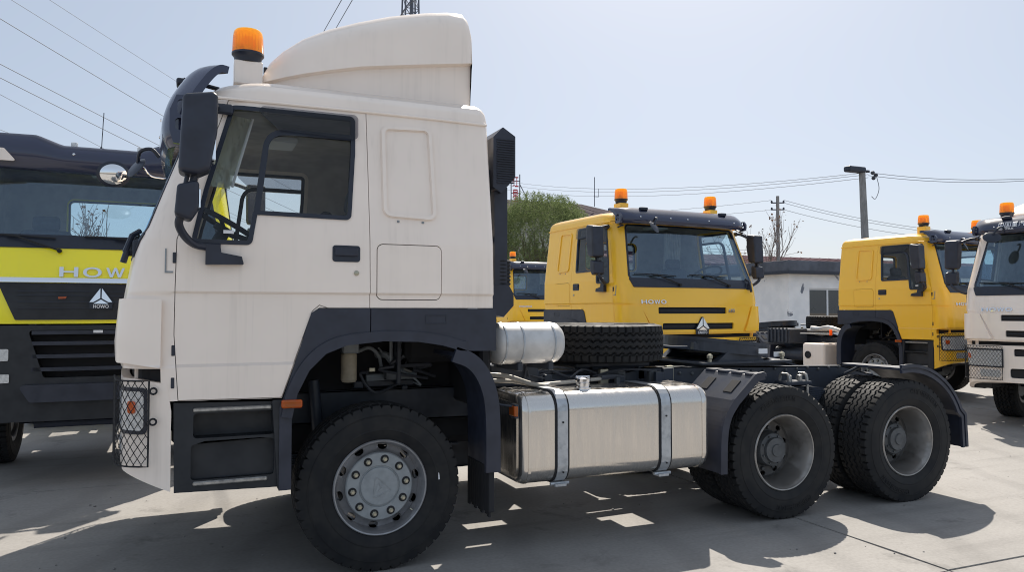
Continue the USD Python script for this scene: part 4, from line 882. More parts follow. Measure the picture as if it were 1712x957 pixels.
    for k in range(3):
        tt = np.linspace(0, 2 * np.pi * 7, 120); part(T, 'coiled_air_line', tube(np.column_stack([.84 + .028 * np.cos(tt), -.30 + .14 * k + .028 * np.sin(tt), 1.95 - .55 * tt / tt[-1]]), .006, 5), ('cable', 'hub', 'cable')[k])
    part(T, 'brake_reservoir', tm([moved(lathe([(0, 0), (.09, .01), (.125, .05), (.13, .1), (.13, .7), (.125, .75), (.09, .79), (0, .8)], 32, 'x'), (1.25, .12, 1.22))]), 'cyl')

def right_side_kit(T, box_paint='white'):
    """Battery box, exhaust box and reservoirs on the right side."""
    b = part(T, 'battery_box', bx(2.05, 2.65, .55, 1.12, .92, 1.24, .02), 'frame')
    for k in range(6): part(b, 'box_rib', bx(2.09 + k * .10, 2.13 + k * .10, 1.115, 1.15, .95, 1.255, .008), 'frame')
    if box_paint == 'white':
      e = part(T, 'exhaust_box', rbox(1.10, 1.66, .55, 1.20, .46, .96, .06), box_paint, label='exhaust box with a round outlet')
      part(e, 'outlet', moved(lathe([(0, 0), (.075, 0), (.075, .012), (.06, .014), (.058, .004), (0, .004)], 24, '-y'), (0, 0, 0)).apply_transform(trimesh.transformations.rotation_matrix(np.pi, [0, 0, 1])).apply_translation([1.50, 1.20, .72]), 'black')
    part(T, 'side_marker', rbox(.94, .99, 1.15, 1.19, 1.13, 1.25, .01), 'orange')
    part(T, 'marker_stalk', bx(.96, 1.75, 1.10, 1.15, 1.14, 1.17, .005), 'tread')
    part(T, 'reservoir', moved(lathe([(0, 0), (.10, .01), (.14, .05), (.14, .85), (.10, .89), (0, .9)], 28, 'x'), (1.8, .85, .70)), 'frame')
    part(T, 'air_pipe', tube(curve([(.9, .60, 1.20), (1.4, .62, 1.24), (2.0, .5, 1.20), (2.8, .45, 1.19)], 6), .035, 10), 'cyl')
    part(T, 'air_pipe', tube(curve([(.95, .75, 1.18), (1.3, .78, 1.28), (1.6, .70, 1.25), (1.9, .60, 1.26)], 6), .045, 10), 'cyl')

def deflector(T, paint, hs=1.0):
    xs = np.array([-.72, -.70, -.66, -.58, -.46, -.30, -.10, .12, .36, .52, .62, .655, .672])
    zt = np.interp(xs, [-.72, -.70, -.66, -.58, -.46, -.30, -.10, .12, .36, .52, .62, .655, .672], [3.09, 3.155, 3.235, 3.325, 3.415, 3.50, 3.58, 3.655, 3.715, 3.745, 3.75, 3.72, 3.66])
    zt = 3.05 + (zt - 3.05) * hs
    zr = 3.05 + (np.interp(xs, [-.72, -.6, -.12, .29, .69], [3.075, 3.105, 3.225, 3.292, 3.352]) - 3.05) * hs
    V = []; n = None
    for x, a, r in zip(xs, zt, zr):
        w = .955 - .10 * np.clip((-.35 - x) / .35, 0, 1) ** 2
        r = min(r, a - .012); h = a - r; rad = min(.17, h * .75)
        pts = [(w - .045, 3.02), (w - .04, r - .006), (w, r + .004)]
        pts += [(w - .012 - rad + rad * math.cos(t), a - rad + rad * math.sin(t)) for t in np.linspace(0, np.pi / 2, 8)]
        pts += [((w - .012 - rad) * q, a + .035 * (1 - q * q)) for q in (.66, .33)]
        full = pts + [(0, a + .035)] + [(-y, z) for y, z in reversed(pts)]
        n = len(full); V += [(x, -y, z) for y, z in full]
    Fc = []
    for i in range(len(xs) - 1):
        for k in range(n - 1): Fc += [(i * n + k, i * n + k + 1, (i + 1) * n + k + 1), (i * n + k, (i + 1) * n + k + 1, (i + 1) * n + k)]
    for b in (0, (len(xs) - 1) * n):
        for k in range(1, n - 1): Fc.append((b, b + k, b + k + 1) if b else (b, b + k + 1, b + k))
    t = trimesh.Trimesh(V, Fc, process=False); t.fix_normals()
    d = part(T, 'roof_deflector', t, paint, 38)
    part(d, 'deflector_stay', tm([bx(-.1 + k * .35, -.04 + k * .35, s * .80 - .02, s * .80 + .02, 3.0, 3.10, .005) for k in range(3) for s in (-1, 1)]), 'trim')
    part(d, 'lamp_cable', tm([tube(curve([(-.68, -.80, 3.17), (-.66, -.80, 3.21), (-.64, -.79, 3.20), (-.66, -.78, 3.15)], 5), .006, 6), bx(-.70, -.675, -.80, -.77, 3.13, 3.20, .004)]), 'trim')

# ================================================================== GROUND
rng = np.random.default_rng(5)
struct('ground', trimesh.Trimesh([(-400, -400, -.06), (400, -400, -.06), (400, 400, -.06), (-400, 400, -.06)], [(0, 1, 2), (0, 2, 3)], process=False), 'earth')
yard = struct('yard', trimesh.Trimesh([(-40, -30, -.03), (60, -30, -.03), (60, 60, -.03), (-40, 60, -.03)], [(0, 1, 2), (0, 2, 3)], process=False), 'joint')
JX, JY, SX, SY = 3.28, -2.53, 7.7, 4.6
for ix in range(-3, 6):
    for iy in range(-2, 9):
        x0, y0 = JX + ix * SX, JY + iy * SY
        g = .006
        # joint edges wander slightly, like a saw cut that has spalled
        def edge(p, q, k):
            t = np.linspace(0, 1, 13)[:-1]; P = np.array(p)[None] + (np.array(q) - np.array(p))[None] * t[:, None]
            nrm = np.array([-(q[1] - p[1]), q[0] - p[0]]) / np.hypot(q[0] - p[0], q[1] - p[1]); return P + nrm[None] * np.abs(rng.normal(0, .004, len(t)))[:, None]
        c = [(x0 + g, y0 + g), (x0 + SX - g, y0 + g), (x0 + SX - g, y0 + SY - g), (x0 + g, y0 + SY - g)]
        ring = np.vstack([edge(c[i], c[(i + 1) % 4], i) for i in range(4)])
        zt = rng.normal(0, .0012)
        part(yard, 'slab', prismZ(Polygon(ring), -.025, zt), 'concrete', False)

gr = []
for _ in range(420):
    x, y = rng.uniform(-3.5, 9), rng.uniform(-3.6, 2.2); r_ = abs(rng.normal(.004, .003)) + .002
    o = trimesh.creation.icosahedron(); o.apply_scale(r_); o.vertices *= [1, rng.uniform(.6, 1.2), .6]; o.apply_translation([x, y, r_ * .3]); gr.append(o)
g_ = struct('grit', trimesh.util.concatenate(gr), 'pole', False, 'stuff')
# ================================================================== MAIN TRUCK
main = thing('white_tractor_truck', 'white tractor truck parked side-on in the foreground with silver fuel tank', 'truck')
cab(main, 'white', 'A', visor_low=2.585, film=True)
deflector(main, 'white')
beacon(main, -.80, -.85, 3.04, 'white', .15)
chassis(main, True)
left_side_kit(main)
right_side_kit(main, 'frame')
part(main, 'tool_box', tm([rbox(1.0, 1.78, .50, 1.18, .24, .98, .03)]), 'frame', label='dark box low on the far side')
part(main, 'window_note', moved(bx(-.62, -.55, -.001, .001, 2.27, 2.285, .0003), (0, 1.20, 0)), 'redlabel')

# ================================================================== YELLOW TRUCKS
yt = thing('yellow_tractor_truck', 'yellow tractor truck with two beacons standing behind the spare wheel of the white truck', 'truck', (5.333, 4.344, 0), 94.0, 'yellow trucks in the row behind')
cab(yt, 'yellow', 'A')
for s in (-1, 1): beacon(yt, -.80, s * .83, 3.03, 'yellow', .14)
chassis(yt, True, PROTO['f'], PROTO['r'])
right_side_kit(yt)
def dup(src, name, label, loc, rot):
    was = stage.GetPrimAtPath(src).GetCustomData(); p = newpath('/World', name); x = UsdGeom.Xform.Define(stage, p)
    x.GetPrim().GetReferences().AddInternalReference(Sdf.Path(src)); x.GetPrim().SetInstanceable(True)
    x.ClearXformOpOrder(); x.GetPrim().GetAttribute('xformOp:translate').Set(Gf.Vec3d(*loc)); x.GetPrim().GetAttribute('xformOp:rotateZ').Set(float(rot))
    x.SetXformOpOrder([UsdGeom.XformOp(x.GetPrim().GetAttribute('xformOp:translate')), UsdGeom.XformOp(x.GetPrim().GetAttribute('xformOp:rotateZ'))])
    tag(x.GetPrim(), label, was['category'], was.get('group')); return p
dup(yt, 'yellow_tractor_truck', 'yellow tractor truck seen from its right side behind the rearmost wheels', (11.95, 4.75, 0), 95.5)
dup(yt, 'yellow_tractor_truck', 'farthest yellow tractor truck peeping out behind the intake stack', (8.376, 15.6, 0), 95.9)

# ================================================================== FAR RIGHT WHITE TRUCK
wt = thing('white_tractor_truck', 'white tractor truck cut off by the right edge of the picture', 'truck', (10.92, .92, 0), 17)
LIFT[0] = -.10
cab(wt, 'white', 'A')
deflector(wt, 'white', .6)
for s in (-1, 1): beacon(wt, -.80, s * .83, 3.03, 'white', .08)
LIFT[0] = 0
chassis(wt, True, PROTO['f'], PROTO['r'])

def visor_front(y, z, zb=2.83, dx=.045):
    kz = (3.06 - zb) / (3.06 - 2.585); zz = 3.06 - (3.06 - z) / kz
    return np.interp(zz, [2.585, 2.66, 2.76, 2.87, 2.965, 3.05], [-1.315, -1.345, -1.345, -1.315, -1.265, -1.205]) + dx - .02 + .055 * (np.abs(y) / 1.14) ** 2
def han(chars, size, gap=.15, d=.003):
    """Block-stroke Chinese lettering on a 10 x 10 grid per character."""
    S = {'zhong': [(1, 3, 9, 8, 'r'), (5, 0, 5, 10)], 'guo': [(0.5, .5, 9.5, 9.5, 'r'), (2.5, 7.5, 7.5, 7.5), (3, 5, 7, 5), (2.3, 2.5, 7.7, 2.5), (5, 7.5, 5, 2.5), (6.5, 4, 7.2, 3.2)],
         'zhong4': [(1, 9.2, 9, 9.6), (.5, 8, 9.5, 8), (2, 3.6, 8, 7, 'r'), (2, 5.3, 8, 5.3), (5, 9.4, 5, .5), (1.5, 2, 8.5, 2), (.5, .5, 9.5, .5)],
         'qi': [(1, 9, 2, 8), (.6, 6.2, 1.6, 5.4), (.6, .6, 2.2, 4), (4.5, 9.7, 3.3, 7), (4.2, 8.5, 9.3, 8.5), (4, 6.7, 8.6, 6.7), (3.6, 4.9, 8, 4.9), (8, 4.9, 8.6, .8), (8.6, .8, 9.6, 1.6)],
         'hong': [(3, 9.5, 1, 6.5), (1, 6.5, 3.6, 6.6), (3.6, 7.5, .8, 3.6), (.8, 3.6, 4, 4), (.8, 1.2, 4, 2), (4.8, 8.2, 9.3, 8.2), (7, 8.2, 7, 1), (4.4, 1, 9.7, 1)],
         'xing': [(2, 5.8, 8, 9.6, 'r'), (2, 7.7, 8, 7.7), (3, 5.5, 1.2, 3.2), (2, 4.4, 9, 4.4), (2.4, 2.5, 8.4, 2.5), (5, 5.6, 5, .6), (.8, .6, 9.4, .6)]}
    out = []; x = 0
    for c in chars:
        for st in S[c]:
            if len(st) == 5:
                a, b, c2, e = st[:4]; segs = [(a, b, c2, b), (c2, b, c2, e), (c2, e, a, e), (a, e, a, b)]
            else: segs = [st]
            for a, b, c2, e in segs:
                ln = LineString([(a, b), (c2, e)]).buffer(.5, cap_style=2); out.append(ln)
        from shapely import union_all
        g = affinity.translate(affinity.scale(union_all(out), size / 10, size / 10, origin=(0, 0)), x, 0); out = []
        yield tm(ext(g, d)); x += size * (1 + gap)
t2 = meshkit.text_mesh('SINOTRUK', .026, .003, True)
def on_visor(m, y, z):
    m = m.copy(); yy = y - m.vertices[:, 0]; zz = z + m.vertices[:, 1]
    m.vertices = np.column_stack([visor_front(yy, zz) - .006 - m.vertices[:, 2], yy, zz]); return m
LIFT[0] = -.10
for q in han(['zhong', 'guo', 'zhong4', 'qi'], .075): part(wt, 'visor_character', on_visor(q, .80, 2.912), 'label', False)
part(wt, 'visor_lettering', on_visor(t2, .79, 2.875), 'label', False, label='small white lettering on the dark visor')
LIFT[0] = 0

# ================================================================== LIME DUMP TRUCK ON THE LEFT
lime = thing('lime_truck', 'lime yellow truck facing the camera at the left edge with dark visor', 'truck', (-1.97, 3.80, 0), 91.0)
LIFT[0] = .2
def lime_front(T):
    # lower lime band is the cab body; add chrome strip, dark grille, badges, dark bumper
    gr = Polygon([(-.80, 1.68), (.80, 1.68), (.655, 1.335), (-.655, 1.335)]).buffer(-.01).buffer(.01)
    part(T, 'grille', skin(gr, .012, -.01, 'x'), 'step', 30)
    part(T, 'grille_mesh', tm([skin(sbox(-.64, z, .64, z + .008), .017, .0, 'x') for z in (1.44, 1.50, 1.56, 1.60)]), 'trim', 30)
    part(T, 'chrome_strip', skin(rnd([(-.81, 1.685), (.81, 1.685), (.80, 1.728), (-.80, 1.728)], .01), .03, -.005, 'x'), 'chrome', 30)
    for i, ch in enumerate('HOWO'):
        g = meshkit.text_mesh(ch, .088, .008, True); g.vertices[:, 0] = (g.vertices[:, 0] - g.bounds[:, 0].mean()) / g.extents[0] * .155
        part(T, 'letter', on_front(g, .255 - .195 * i - .02, 1.742, .006), 'chrome', False, label='metal letter ' + ch)
    pet, back = star_emblem(.19)
    e = part(T, 'emblem', on_front(back, -.04, 1.44, .022), 'trim', False, label='triangular maker emblem')
    for q in pet: part(e, 'emblem_facet', on_front(q, -.04, 1.44, .028), 'chrome', False)
    tx = meshkit.text_mesh('HOWO', .03, .004, True); tx.apply_translation([-tx.bounds[:, 0].mean(), 0, 0]); part(e, 'emblem_lettering', on_front(tx, -.04, 1.447, .028), 'label', False)
    part(T, 'badge', on_front(flat_poly([(-.03, 0), (.03, .005), (.035, .025), (-.035, .02)], .004), .28, 1.53, .018), 'orange', False)
    # dark lower front
    lowp = loft(0, .20, 1.29, -1.50)
    dk = (lowp - loft(-.10, .15, 1.32, -1.50)) ^ prismY(Polygon([(-2, 1.285), (-1.15, 1.285), (-1.15, .55), (-1.30, .40), (-2, .40)]), -2, 2)
    op = rnd([(-.55, 1.24), (.55, 1.24), (.42, .80), (-.42, .80)], .03)
    b = part(T, 'front_bumper', dk - prismX(op, -2.2, -1.2), 'step', 30)
    part(b, 'radiator_core', bx(-1.40, -1.38, -.60, .60, .78, 1.28, .003), 'black')
    for z in (.86, .98, 1.10, 1.20): part(b, 'radiator_bar', (loft(.0, .2, 1.29, -1.50) - loft(-.07, .15, 1.32, -1.50)) ^ prismX(sbox(-.52, z, .52, z + .035), -2.2, -1.2), 'dark', 30)
    part(b, 'bumper_lip', (loft(.05, .2, 1.29, -1.50) - loft(-.07, .15, 1.32, -1.50)) ^ prismX(rnd([(-.62, .74), (.62, .74), (.52, .58), (-.52, .58)], .03), -2.2, -1.2), 'dark', 30)
    part(b, 'under_guard', tm([tube([(-1.42, -.5, .36), (-1.42, .5, .36)], .035, 10), bx(-1.44, -1.2, -.46, -.42, .34, .55), bx(-1.44, -1.2, .42, .46, .34, .55)]), 'dark')
    part(b, 'sticker', on_front(bx(-.04, .04, -.012, .012, 0, .002, .0005), -.02, 1.225, .004, -1.50), 'label', False)
    for s in (-1, 1):
        for z0, z1, ya, yb in ((.96, 1.07, .70, .98), (.76, .84, .69, .95)):
            sh = rrect(ya, yb, z0, z1, .012) if s > 0 else rrect(-yb, -ya, z0, z1, .012)
            part(b, 'headlamp', (loft(.008, .2, 1.29, -1.50) - loft(-.03, .15, 1.32, -1.50)) ^ prismX(sh, -2.2, -1.2), 'lamp', 30)
    # visor with raised ends
    prof = np.array([(-1.31, 2.78), (-1.36, 2.84), (-1.365, 2.91), (-1.335, 2.99), (-1.265, 3.025)]); ny = 61; ys = np.linspace(-1.2, 1.2, ny); V = []
    inner = prof + np.array([.04, -.01]); ring = np.vstack([prof, inner[::-1]]); n = len(ring)
    for y in ys:
        up = .085 * np.clip((abs(y) - .33) / .22, 0, 1); bend_ = .06 * (abs(y) / 1.2) ** 2 + .12 * max(0, (abs(y) - 1.0) / .2) ** 2
        V.append(np.column_stack([ring[:, 0] + bend_, np.full(n, y), ring[:, 1] + up * (ring[:, 1] - 2.78) / .245 - .02 * (1 - min(1, abs(y) / .8)) * (1 - (ring[:, 1] - 2.78) / .245)]))
    V = np.vstack(V); Fc = []
    for i in range(ny - 1):
        for k in range(n):
            l = (k + 1) % n; Fc += [(i * n + k, i * n + l, (i + 1) * n + l), (i * n + k, (i + 1) * n + l, (i + 1) * n + k)]
    t = trimesh.Trimesh(V, Fc, process=False); t.fix_normals(); v = part(T, 'sun_visor', t, 'visor', 35)
    for y in (.24, -.34): part(v, 'clearance_lamp', rbox(-1.25, -1.21, y - .03, y + .03, 3.0, 3.07, .012), 'lamp')
    part(v, 'side_plate', prismX(rnd([(.70, 2.83), (1.0, 2.83), (1.0, 2.945), (.80, 2.945)], .012), -1.352, -1.332), 'white')
    for y in (.23, -.6): part(v, 'screw', moved(lathe([(0, 0), (.012, 0), (0, .006)], 10, '-y').apply_transform(trimesh.transformations.rotation_matrix(-np.pi / 2, [0, 0, 1])), (-1.362, y, 2.93)), 'chrome')
    part(T, 'antenna', tm([tube([(-1.15, .02, 3.0), (-1.16, .015, 3.06)], [.018, .008], 8), tube([(-1.16, .015, 3.0), (-1.19, -.005, 3.40)], .004, 6)]), 'trim')
    # convex mirror on a bent chrome stalk
    dm = lathe([(0, -.035), (.09, -.03), (.135, -.012), (.145, 0), (.135, .004), (.10, .022), (.05, .034), (0, .038)], 36); dm.vertices = dm.vertices * [.85, 1.0, 1]
    bowl = dm.copy(); bowl.apply_transform(trimesh.transformations.rotation_matrix(-1.75, [0, 1, 0])); bowl.apply_translation([-1.62, -.13, 2.72])
    d_ = part(T, 'convex_mirror', bowl, 'trim')
    gl = lathe([(.138, .002), (.10, .026), (.05, .039), (0, .043)], 36); gl.vertices = gl.vertices * [.82, .97, 1]; gl.apply_transform(trimesh.transformations.rotation_matrix(-1.75, [0, 1, 0])); gl.apply_translation([-1.62, -.13, 2.72]); part(d_, 'mirror_face', gl, 'mirror', True)
    part(d_, 'mirror_stalk', tube(curve([(-1.60, -.25, 2.75), (-1.60, -.30, 2.80), (-1.58, -.38, 2.81), (-1.52, -.45, 2.74), (-1.45, -.60, 2.735), (-1.38, -.70, 2.74)], 6), .010, 8), 'chrome')
cab(lime, 'lime', 'B')
lime_front(lime)
LIFT[0] = 0
chassis(lime, True, PROTO['f'], PROTO['r'])

# ================================================================== BUILDINGS
def axis_box(x0, x1, y0, y1, z0, z1): return bx(x0, x1, y0, y1, z0, z1, .01)
def peeling_house():
    T = thing('guard_house', 'single-storey white house with peeling paint behind the yellow trucks', 'building', (17.81, 14.35, 0))
    w = Manifold.cube([14, 9, 2.92])
    w = w - Manifold.cube([13.6, 8.6, 2.9]).translate([.2, .2, .02])
    wins = [(.92, 3.3, .98, 2.42), (6.0, 8.2, .98, 2.42)]
    for a, b, c, d in wins: w = w - Manifold.cube([b - a, .6, d - c]).translate([a, -.2, c])
    lw = (2.35, 3.4, .95, 2.45)
    w = w - Manifold.cube([.6, lw[1] - lw[0], lw[3] - lw[2]]).translate([-.2, lw[0], lw[2]])
    part(T, 'wall', w, 'peel', False)
    part(T, 'parapet', tm([axis_box(-.25, 14.25, -.25, 9.25, 2.925, 3.36)]), 'parapet')
    part(T, 'parapet_trim', tm([axis_box(-.28, 14.28, -.28, 9.28, 2.90, 3.0), ]), 'trim')
    for a, b, c, d in wins:
        fr = part(T, 'window', prismY(sbox(a, c, b, d).difference(sbox(a + .06, c + .06, b - .06, d - .06)).union(sbox(a + (b - a) * .36, c, a + (b - a) * .36 + .07, d)).union(sbox(a + (b - a) * .70, c, a + (b - a) * .70 + .05, d)), .05, .11), 'frameW')
        part(fr, 'pane', axis_box(a + .03, b - .03, .075, .083, c + .03, d - .03), 'winglass')
        part(fr, 'blue_blind', axis_box(a + (b - a) * .72, b - .05, .14, .16, c + .05, d - .05), 'blue')
        part(fr, 'sill', axis_box(a - .06, b + .06, -.06, .1, c - .07, c - .002), 'frameW')
    fr = part(T, 'window', tm([axis_box(.05, .11, lw[0], lw[0] + .06, lw[2], lw[3]), axis_box(.05, .11, lw[1] - .06, lw[1], lw[2], lw[3]), axis_box(.05, .11, lw[0], lw[1], lw[3] - .06, lw[3]), axis_box(.05, .11, lw[0], lw[1], lw[2], lw[2] + .06), axis_box(.05, .11, lw[0] + .48, lw[0] + .54, lw[2], lw[3])]), 'frameW')
    part(fr, 'pane', axis_box(.075, .083, lw[0] + .03, lw[1] - .03, lw[2] + .03, lw[3] - .03), 'winglass')
    part(fr, 'blue_blind', axis_box(.15, .17, lw[0] + .05, lw[0] + .55, lw[2], lw[3]), 'blue')
    part(T, 'floor', axis_box(.2, 13.8, .2, 8.8, .0, .05), 'housewall')
peeling_house()

def roofed(name, label, x0, x1, y0, y1, eave, ridge, roofmat, hip=0.0):
    T = thing(name, label, 'building', ((x0 + x1) / 2, (y0 + y1) / 2, 0))
    hx, hy = (x1 - x0) / 2, (y1 - y0) / 2
    w = Manifold.cube([2 * hx, 2 * hy, eave]).translate([-hx, -hy, 0])
    n = int(2 * hx // 4)
    boxes = [(-hx + 1.4 + 4 * k, zz) for k in range(n) for zz in ([1.0, 4.4] if eave > 6 else [1.0])]
    for a, z in boxes: w = w - Manifold.cube([1.6, .4, 1.5]).translate([a, -hy - .2, z])
    part(T, 'wall', w, 'housewall', False)
    o = .5; V = [(-hx - o, -hy - o, eave), (hx + o, -hy - o, eave), (hx + o, hy + o, eave), (-hx - o, hy + o, eave), (-hx - o + hip, 0, ridge), (hx + o - hip, 0, ridge)]
    V += [(a, b, c - .12) for a, b, c in V]
    rf = tm(Manifold.hull_points(np.array(V, float)))
    r = part(T, 'roof', rf, roofmat, False)
    seams = []
    k = -hx + hip
    while k < hx - hip: seams.append(tube([(k, -hy - o, eave + .03), (k, 0, ridge + .01)], .014, 4)); k += 1.0
    part(r, 'roof_seam', tm(seams), roofmat, False, label='standing seams of the roof sheet')
    for a, z in boxes: f = part(T, 'window', axis_box(a, a + 1.6, -hy + .08, -hy + .14, z, z + 1.5), 'winglass')
    return T, hx, hy
def xat(u, y):
    q = F + R * (u - 856) / 1260.6; return CAM[0] + q[0] / q[1] * (y - CAM[1])
def at(u, v, d):
    q = F + R * (u - 856) / 1260.6 + U * (478.5 - v) / 1260.6; return CAM + q * d
b1 = at(905, 320, 52)
roofed('long_building', 'long building with a brown sheet roof showing above the green willow', xat(842, b1[1]), xat(1072, b1[1]), b1[1], b1[1] + 12, 8.2, 10.1, 'brownroof', 2.2)
b2 = at(1300, 430, 48)
roofed('long_building', 'low building with a maroon roof just above the peeling house', b2[0] - 10, b2[0] + 40, b2[1] + 4, b2[1] + 14, 4.8, 5.9, 'maroon', .5)

# roof-top sign
T = thing('rooftop_sign', 'red rooftop sign of block characters on a frame above the brown roof', 'sign', tuple(at(861, 300, 50)), -20)
for i, ch in enumerate(('hong', 'xing')):
    g = next(iter(han([ch], .82, 0, .06))); g.vertices = g.vertices[:, [0, 2, 1]] * [.55, -1, 1] + [-.2, 0, -.55 - i * .95]; g.invert(); part(T, 'character', g, 'signred', False)
part(T, 'sign_frame', tm([tube([(-.25, .1, .35), (-.25, .1, -2.0)], .04, 6), tube([(.32, .1, .35), (.32, .1, -2.0)], .04, 6), tube([(-.25, .1, -.1), (.32, .1, -.1)], .03, 6), tube([(-.25, .1, -.9), (.32, .1, -.9)], .03, 6), tube([(.32, .1, -.3), (1.3, .9, -2.0)], .03, 6)]), 'steelpole')
p = at(994, 332, 56)
T = thing('roof_mast', 'thin radio mast on the brown roof', 'mast', (p[0], p[1], p[2] - .6))
part(T, 'mast', tube([(0, 0, 0), (0, 0, 2.2)], .03, 6), 'steelpole'); part(T, 'cross_arm', tm([tube([(-.05, 0, .75), (.35, 0, .75)], .025, 6), tube([(.33, 0, .75), (.33, 0, 1.35)], .02, 6)]), 'steelpole')

# lattice tower, its upper part out of the picture
p = at(686, 36, 60)
T = thing('lattice_tower', 'steel lattice tower rising behind the roof deflector', 'tower', (p[0], p[1], 0))
HT, hw0, hw1 = 32.0, 1.1, .40
leg = lambda z: hw0 + (hw1 - hw0) * z / HT
for sx in (-1, 1):
    for sy in (-1, 1): part(T, 'tower_leg', tube([(sx * leg(z), sy * leg(z), z) for z in (0, HT)], .07, 6), 'steelpole')
br = []
zs = np.arange(0, HT, 1.5)
for a, b in zip(zs[:-1], zs[1:]):
    for s in (-1, 1):
        br += [tube([(-leg(a), s * leg(a), a), (leg(b), s * leg(b), b)], .035, 4), tube([(leg(a), s * leg(a), a), (-leg(b), s * leg(b), b)], .035, 4), tube([(s * leg(a), -leg(a), a), (s * leg(b), leg(b), b)], .035, 4), tube([(-leg(b), s * leg(b), b), (leg(b), s * leg(b), b)], .035, 4)]
part(T, 'bracing', tm(br), 'steelpole', False)
part(T, 'ladder', tm([tube([(.1, 0, 0), (.1, 0, HT)], .16, 6)]), 'steelpole')

# ================================================================== POLES AND WIRES
def pole(u, vtop, d, r, label, arms=True, lampd=False, lean=0.0):
    q = at(u, vtop, d); T = thing('utility_pole', label, 'pole', (q[0] + lean, q[1], 0), 0, 'utility poles behind the trucks')
    part(T, 'shaft', tube([(0, 0, 0), (-lean, 0, q[2])], [r * 1.25, r * .85], 14), 'pole')
    if arms:
        for z in (q[2] - .5, q[2] - 1.0)[: 1 if lampd else 2]:
            part(T, 'cross_arm', tube([(-.42, .2, z), (.42, -.2, z)], .05, 6), 'steelpole')
            for k in (-.38, .38): part(T, 'insulator', moved(lathe([(0, 0), (.06, 0), (.08, .08), (.05, .16), (0, .2)], 10), (k, -k * .5, z)), 'wire')
    if lampd:
        part(T, 'street_lamp', tm([rbox(-1.35, -.25, -.2, .2, q[2] - .22, q[2] + .06, .09), tube([(-.3, 0, q[2] - .1), (.1, 0, q[2] - .1)], .06, 8)]), 'trim')
        for k, z in ((.35, -.15), (.55, -.25), (.4, -.4)): part(T, 'insulator', moved(trimesh.creation.icosphere(subdivisions=1, radius=.1), (k, 0, q[2] + z)), 'wire')
        part(T, 'wire_loop', tube(curve([(.6, 0, q[2] - .3), (.75, 0, q[2] - .9), (.5, 0, q[2] - 1.4), (.25, 0, q[2] - 1.3)], 6), .015, 5), 'wire')
    return q
PA = pole(1441, 282, 36, .17, 'tall concrete pole carrying a street lamp above the right-hand yellow truck', False, True, .35)
PB = pole(1300, 328, 55, .13, 'thinner farther pole with two cross arms above the peeling house', True)
def wire(a, b, sag, label, group, r=.010):
    a, b = np.array(a), np.array(b); t = np.linspace(0, 1, 25)[:, None]; P = a + (b - a) * t; P[:, 2] -= (4 * sag * t * (1 - t))[:, 0]
    single('overhead_wire', tube(P, r, 5), 'wire', label, 'wire', 'overhead wires crossing the sky', True)
GL = 'wires sloping down behind the cab at the upper left'
def img(l, u): return l[1] + (l[3] - l[1]) * (u - l[0]) / (l[2] - l[0])
names = ['lowest but one faint', 'third', 'second', 'steepest']
for i, l in enumerate([(0, 28, 275, 190), (25, 0, 280, 155), (90, 0, 297, 132), (0, 104, 270, 240), (0, 127, 262, 255), (0, 155, 190, 252), (0, 214, 32, 226)]):
    lab = ['dark wire starting left of the picture, highest on its left edge', 'thin wire leaving the top edge near the left corner', 'thin wire leaving the top edge, rightmost of the sloping set', 'dark wire meeting the left edge above the pair', 'dark wire just below its twin on the left edge', 'faint thin wire above the lime truck roof', 'short wire ending behind the lime truck visor'][i]
    wire(at(-160, img(l, -160), 16), at(520, img(l, 520), 46), .12, lab, None, .009 if i in (0, 3, 4) else .006)
for i, (l, d) in enumerate([((535, 62, 570, 0), 0), ((555, 57, 588, 0), 0), ((658, 37, 690, 0), 0)]):
    uu = lambda v: l[0] + (l[2] - l[0]) * (v - l[1]) / (l[3] - l[1])
    wire(at(uu(-160), -160, 14), at(uu(150), 150, 40), .03, ['left wire of the steep pair above the roof deflector', 'right wire of the steep pair above the roof deflector', 'steep wire crossing in front of the lattice tower'][i], None, .011)
for i, (dz, v0) in enumerate(((-.15, 303), (-.25, 309), (-.4, 317))):
    e = at(845, v0, 75); wire(PA + [.4, 0, dz], e, .8, ['upper', 'middle', 'lower'][i] + ' of the three wires from the lamp pole over the willow', None, .012)
for i, (dz, v0) in enumerate(((-.15, 292), (-.3, 295))):
    wire(PA + [.4, 0, dz], at(1800, v0, 34), .3, ['upper', 'lower'][i] + ' wire from the lamp pole to the right edge', None, .012)
for i, (dz, v0) in enumerate(((-.3, 375), (-.5, 379), (-1.0, 388))):
    wire(PB + [.38, -.2, dz], at(1700, v0 + 20, 50), .5, ['upper', 'middle', 'lower'][i] + ' wire from the far pole down to the right-hand trucks', None, .014)
for i, (dz, v0) in enumerate(((-.3, 338), (-1.0, 345))):
    wire(PB + [-.38, .2, dz], at(760, v0 + 20, 60), .5, ['upper', 'lower'][i] + ' wire from the far pole leftward behind the yellow cab', None, .012)
for i, v0 in enumerate((381, 385)):
    wire(PB + [0, 0, -4.0 - .2 * i], at(760, v0 - 8, 34), .3, ['upper', 'lower'][i] + ' wire sagging across the front of the willow', None, .012)

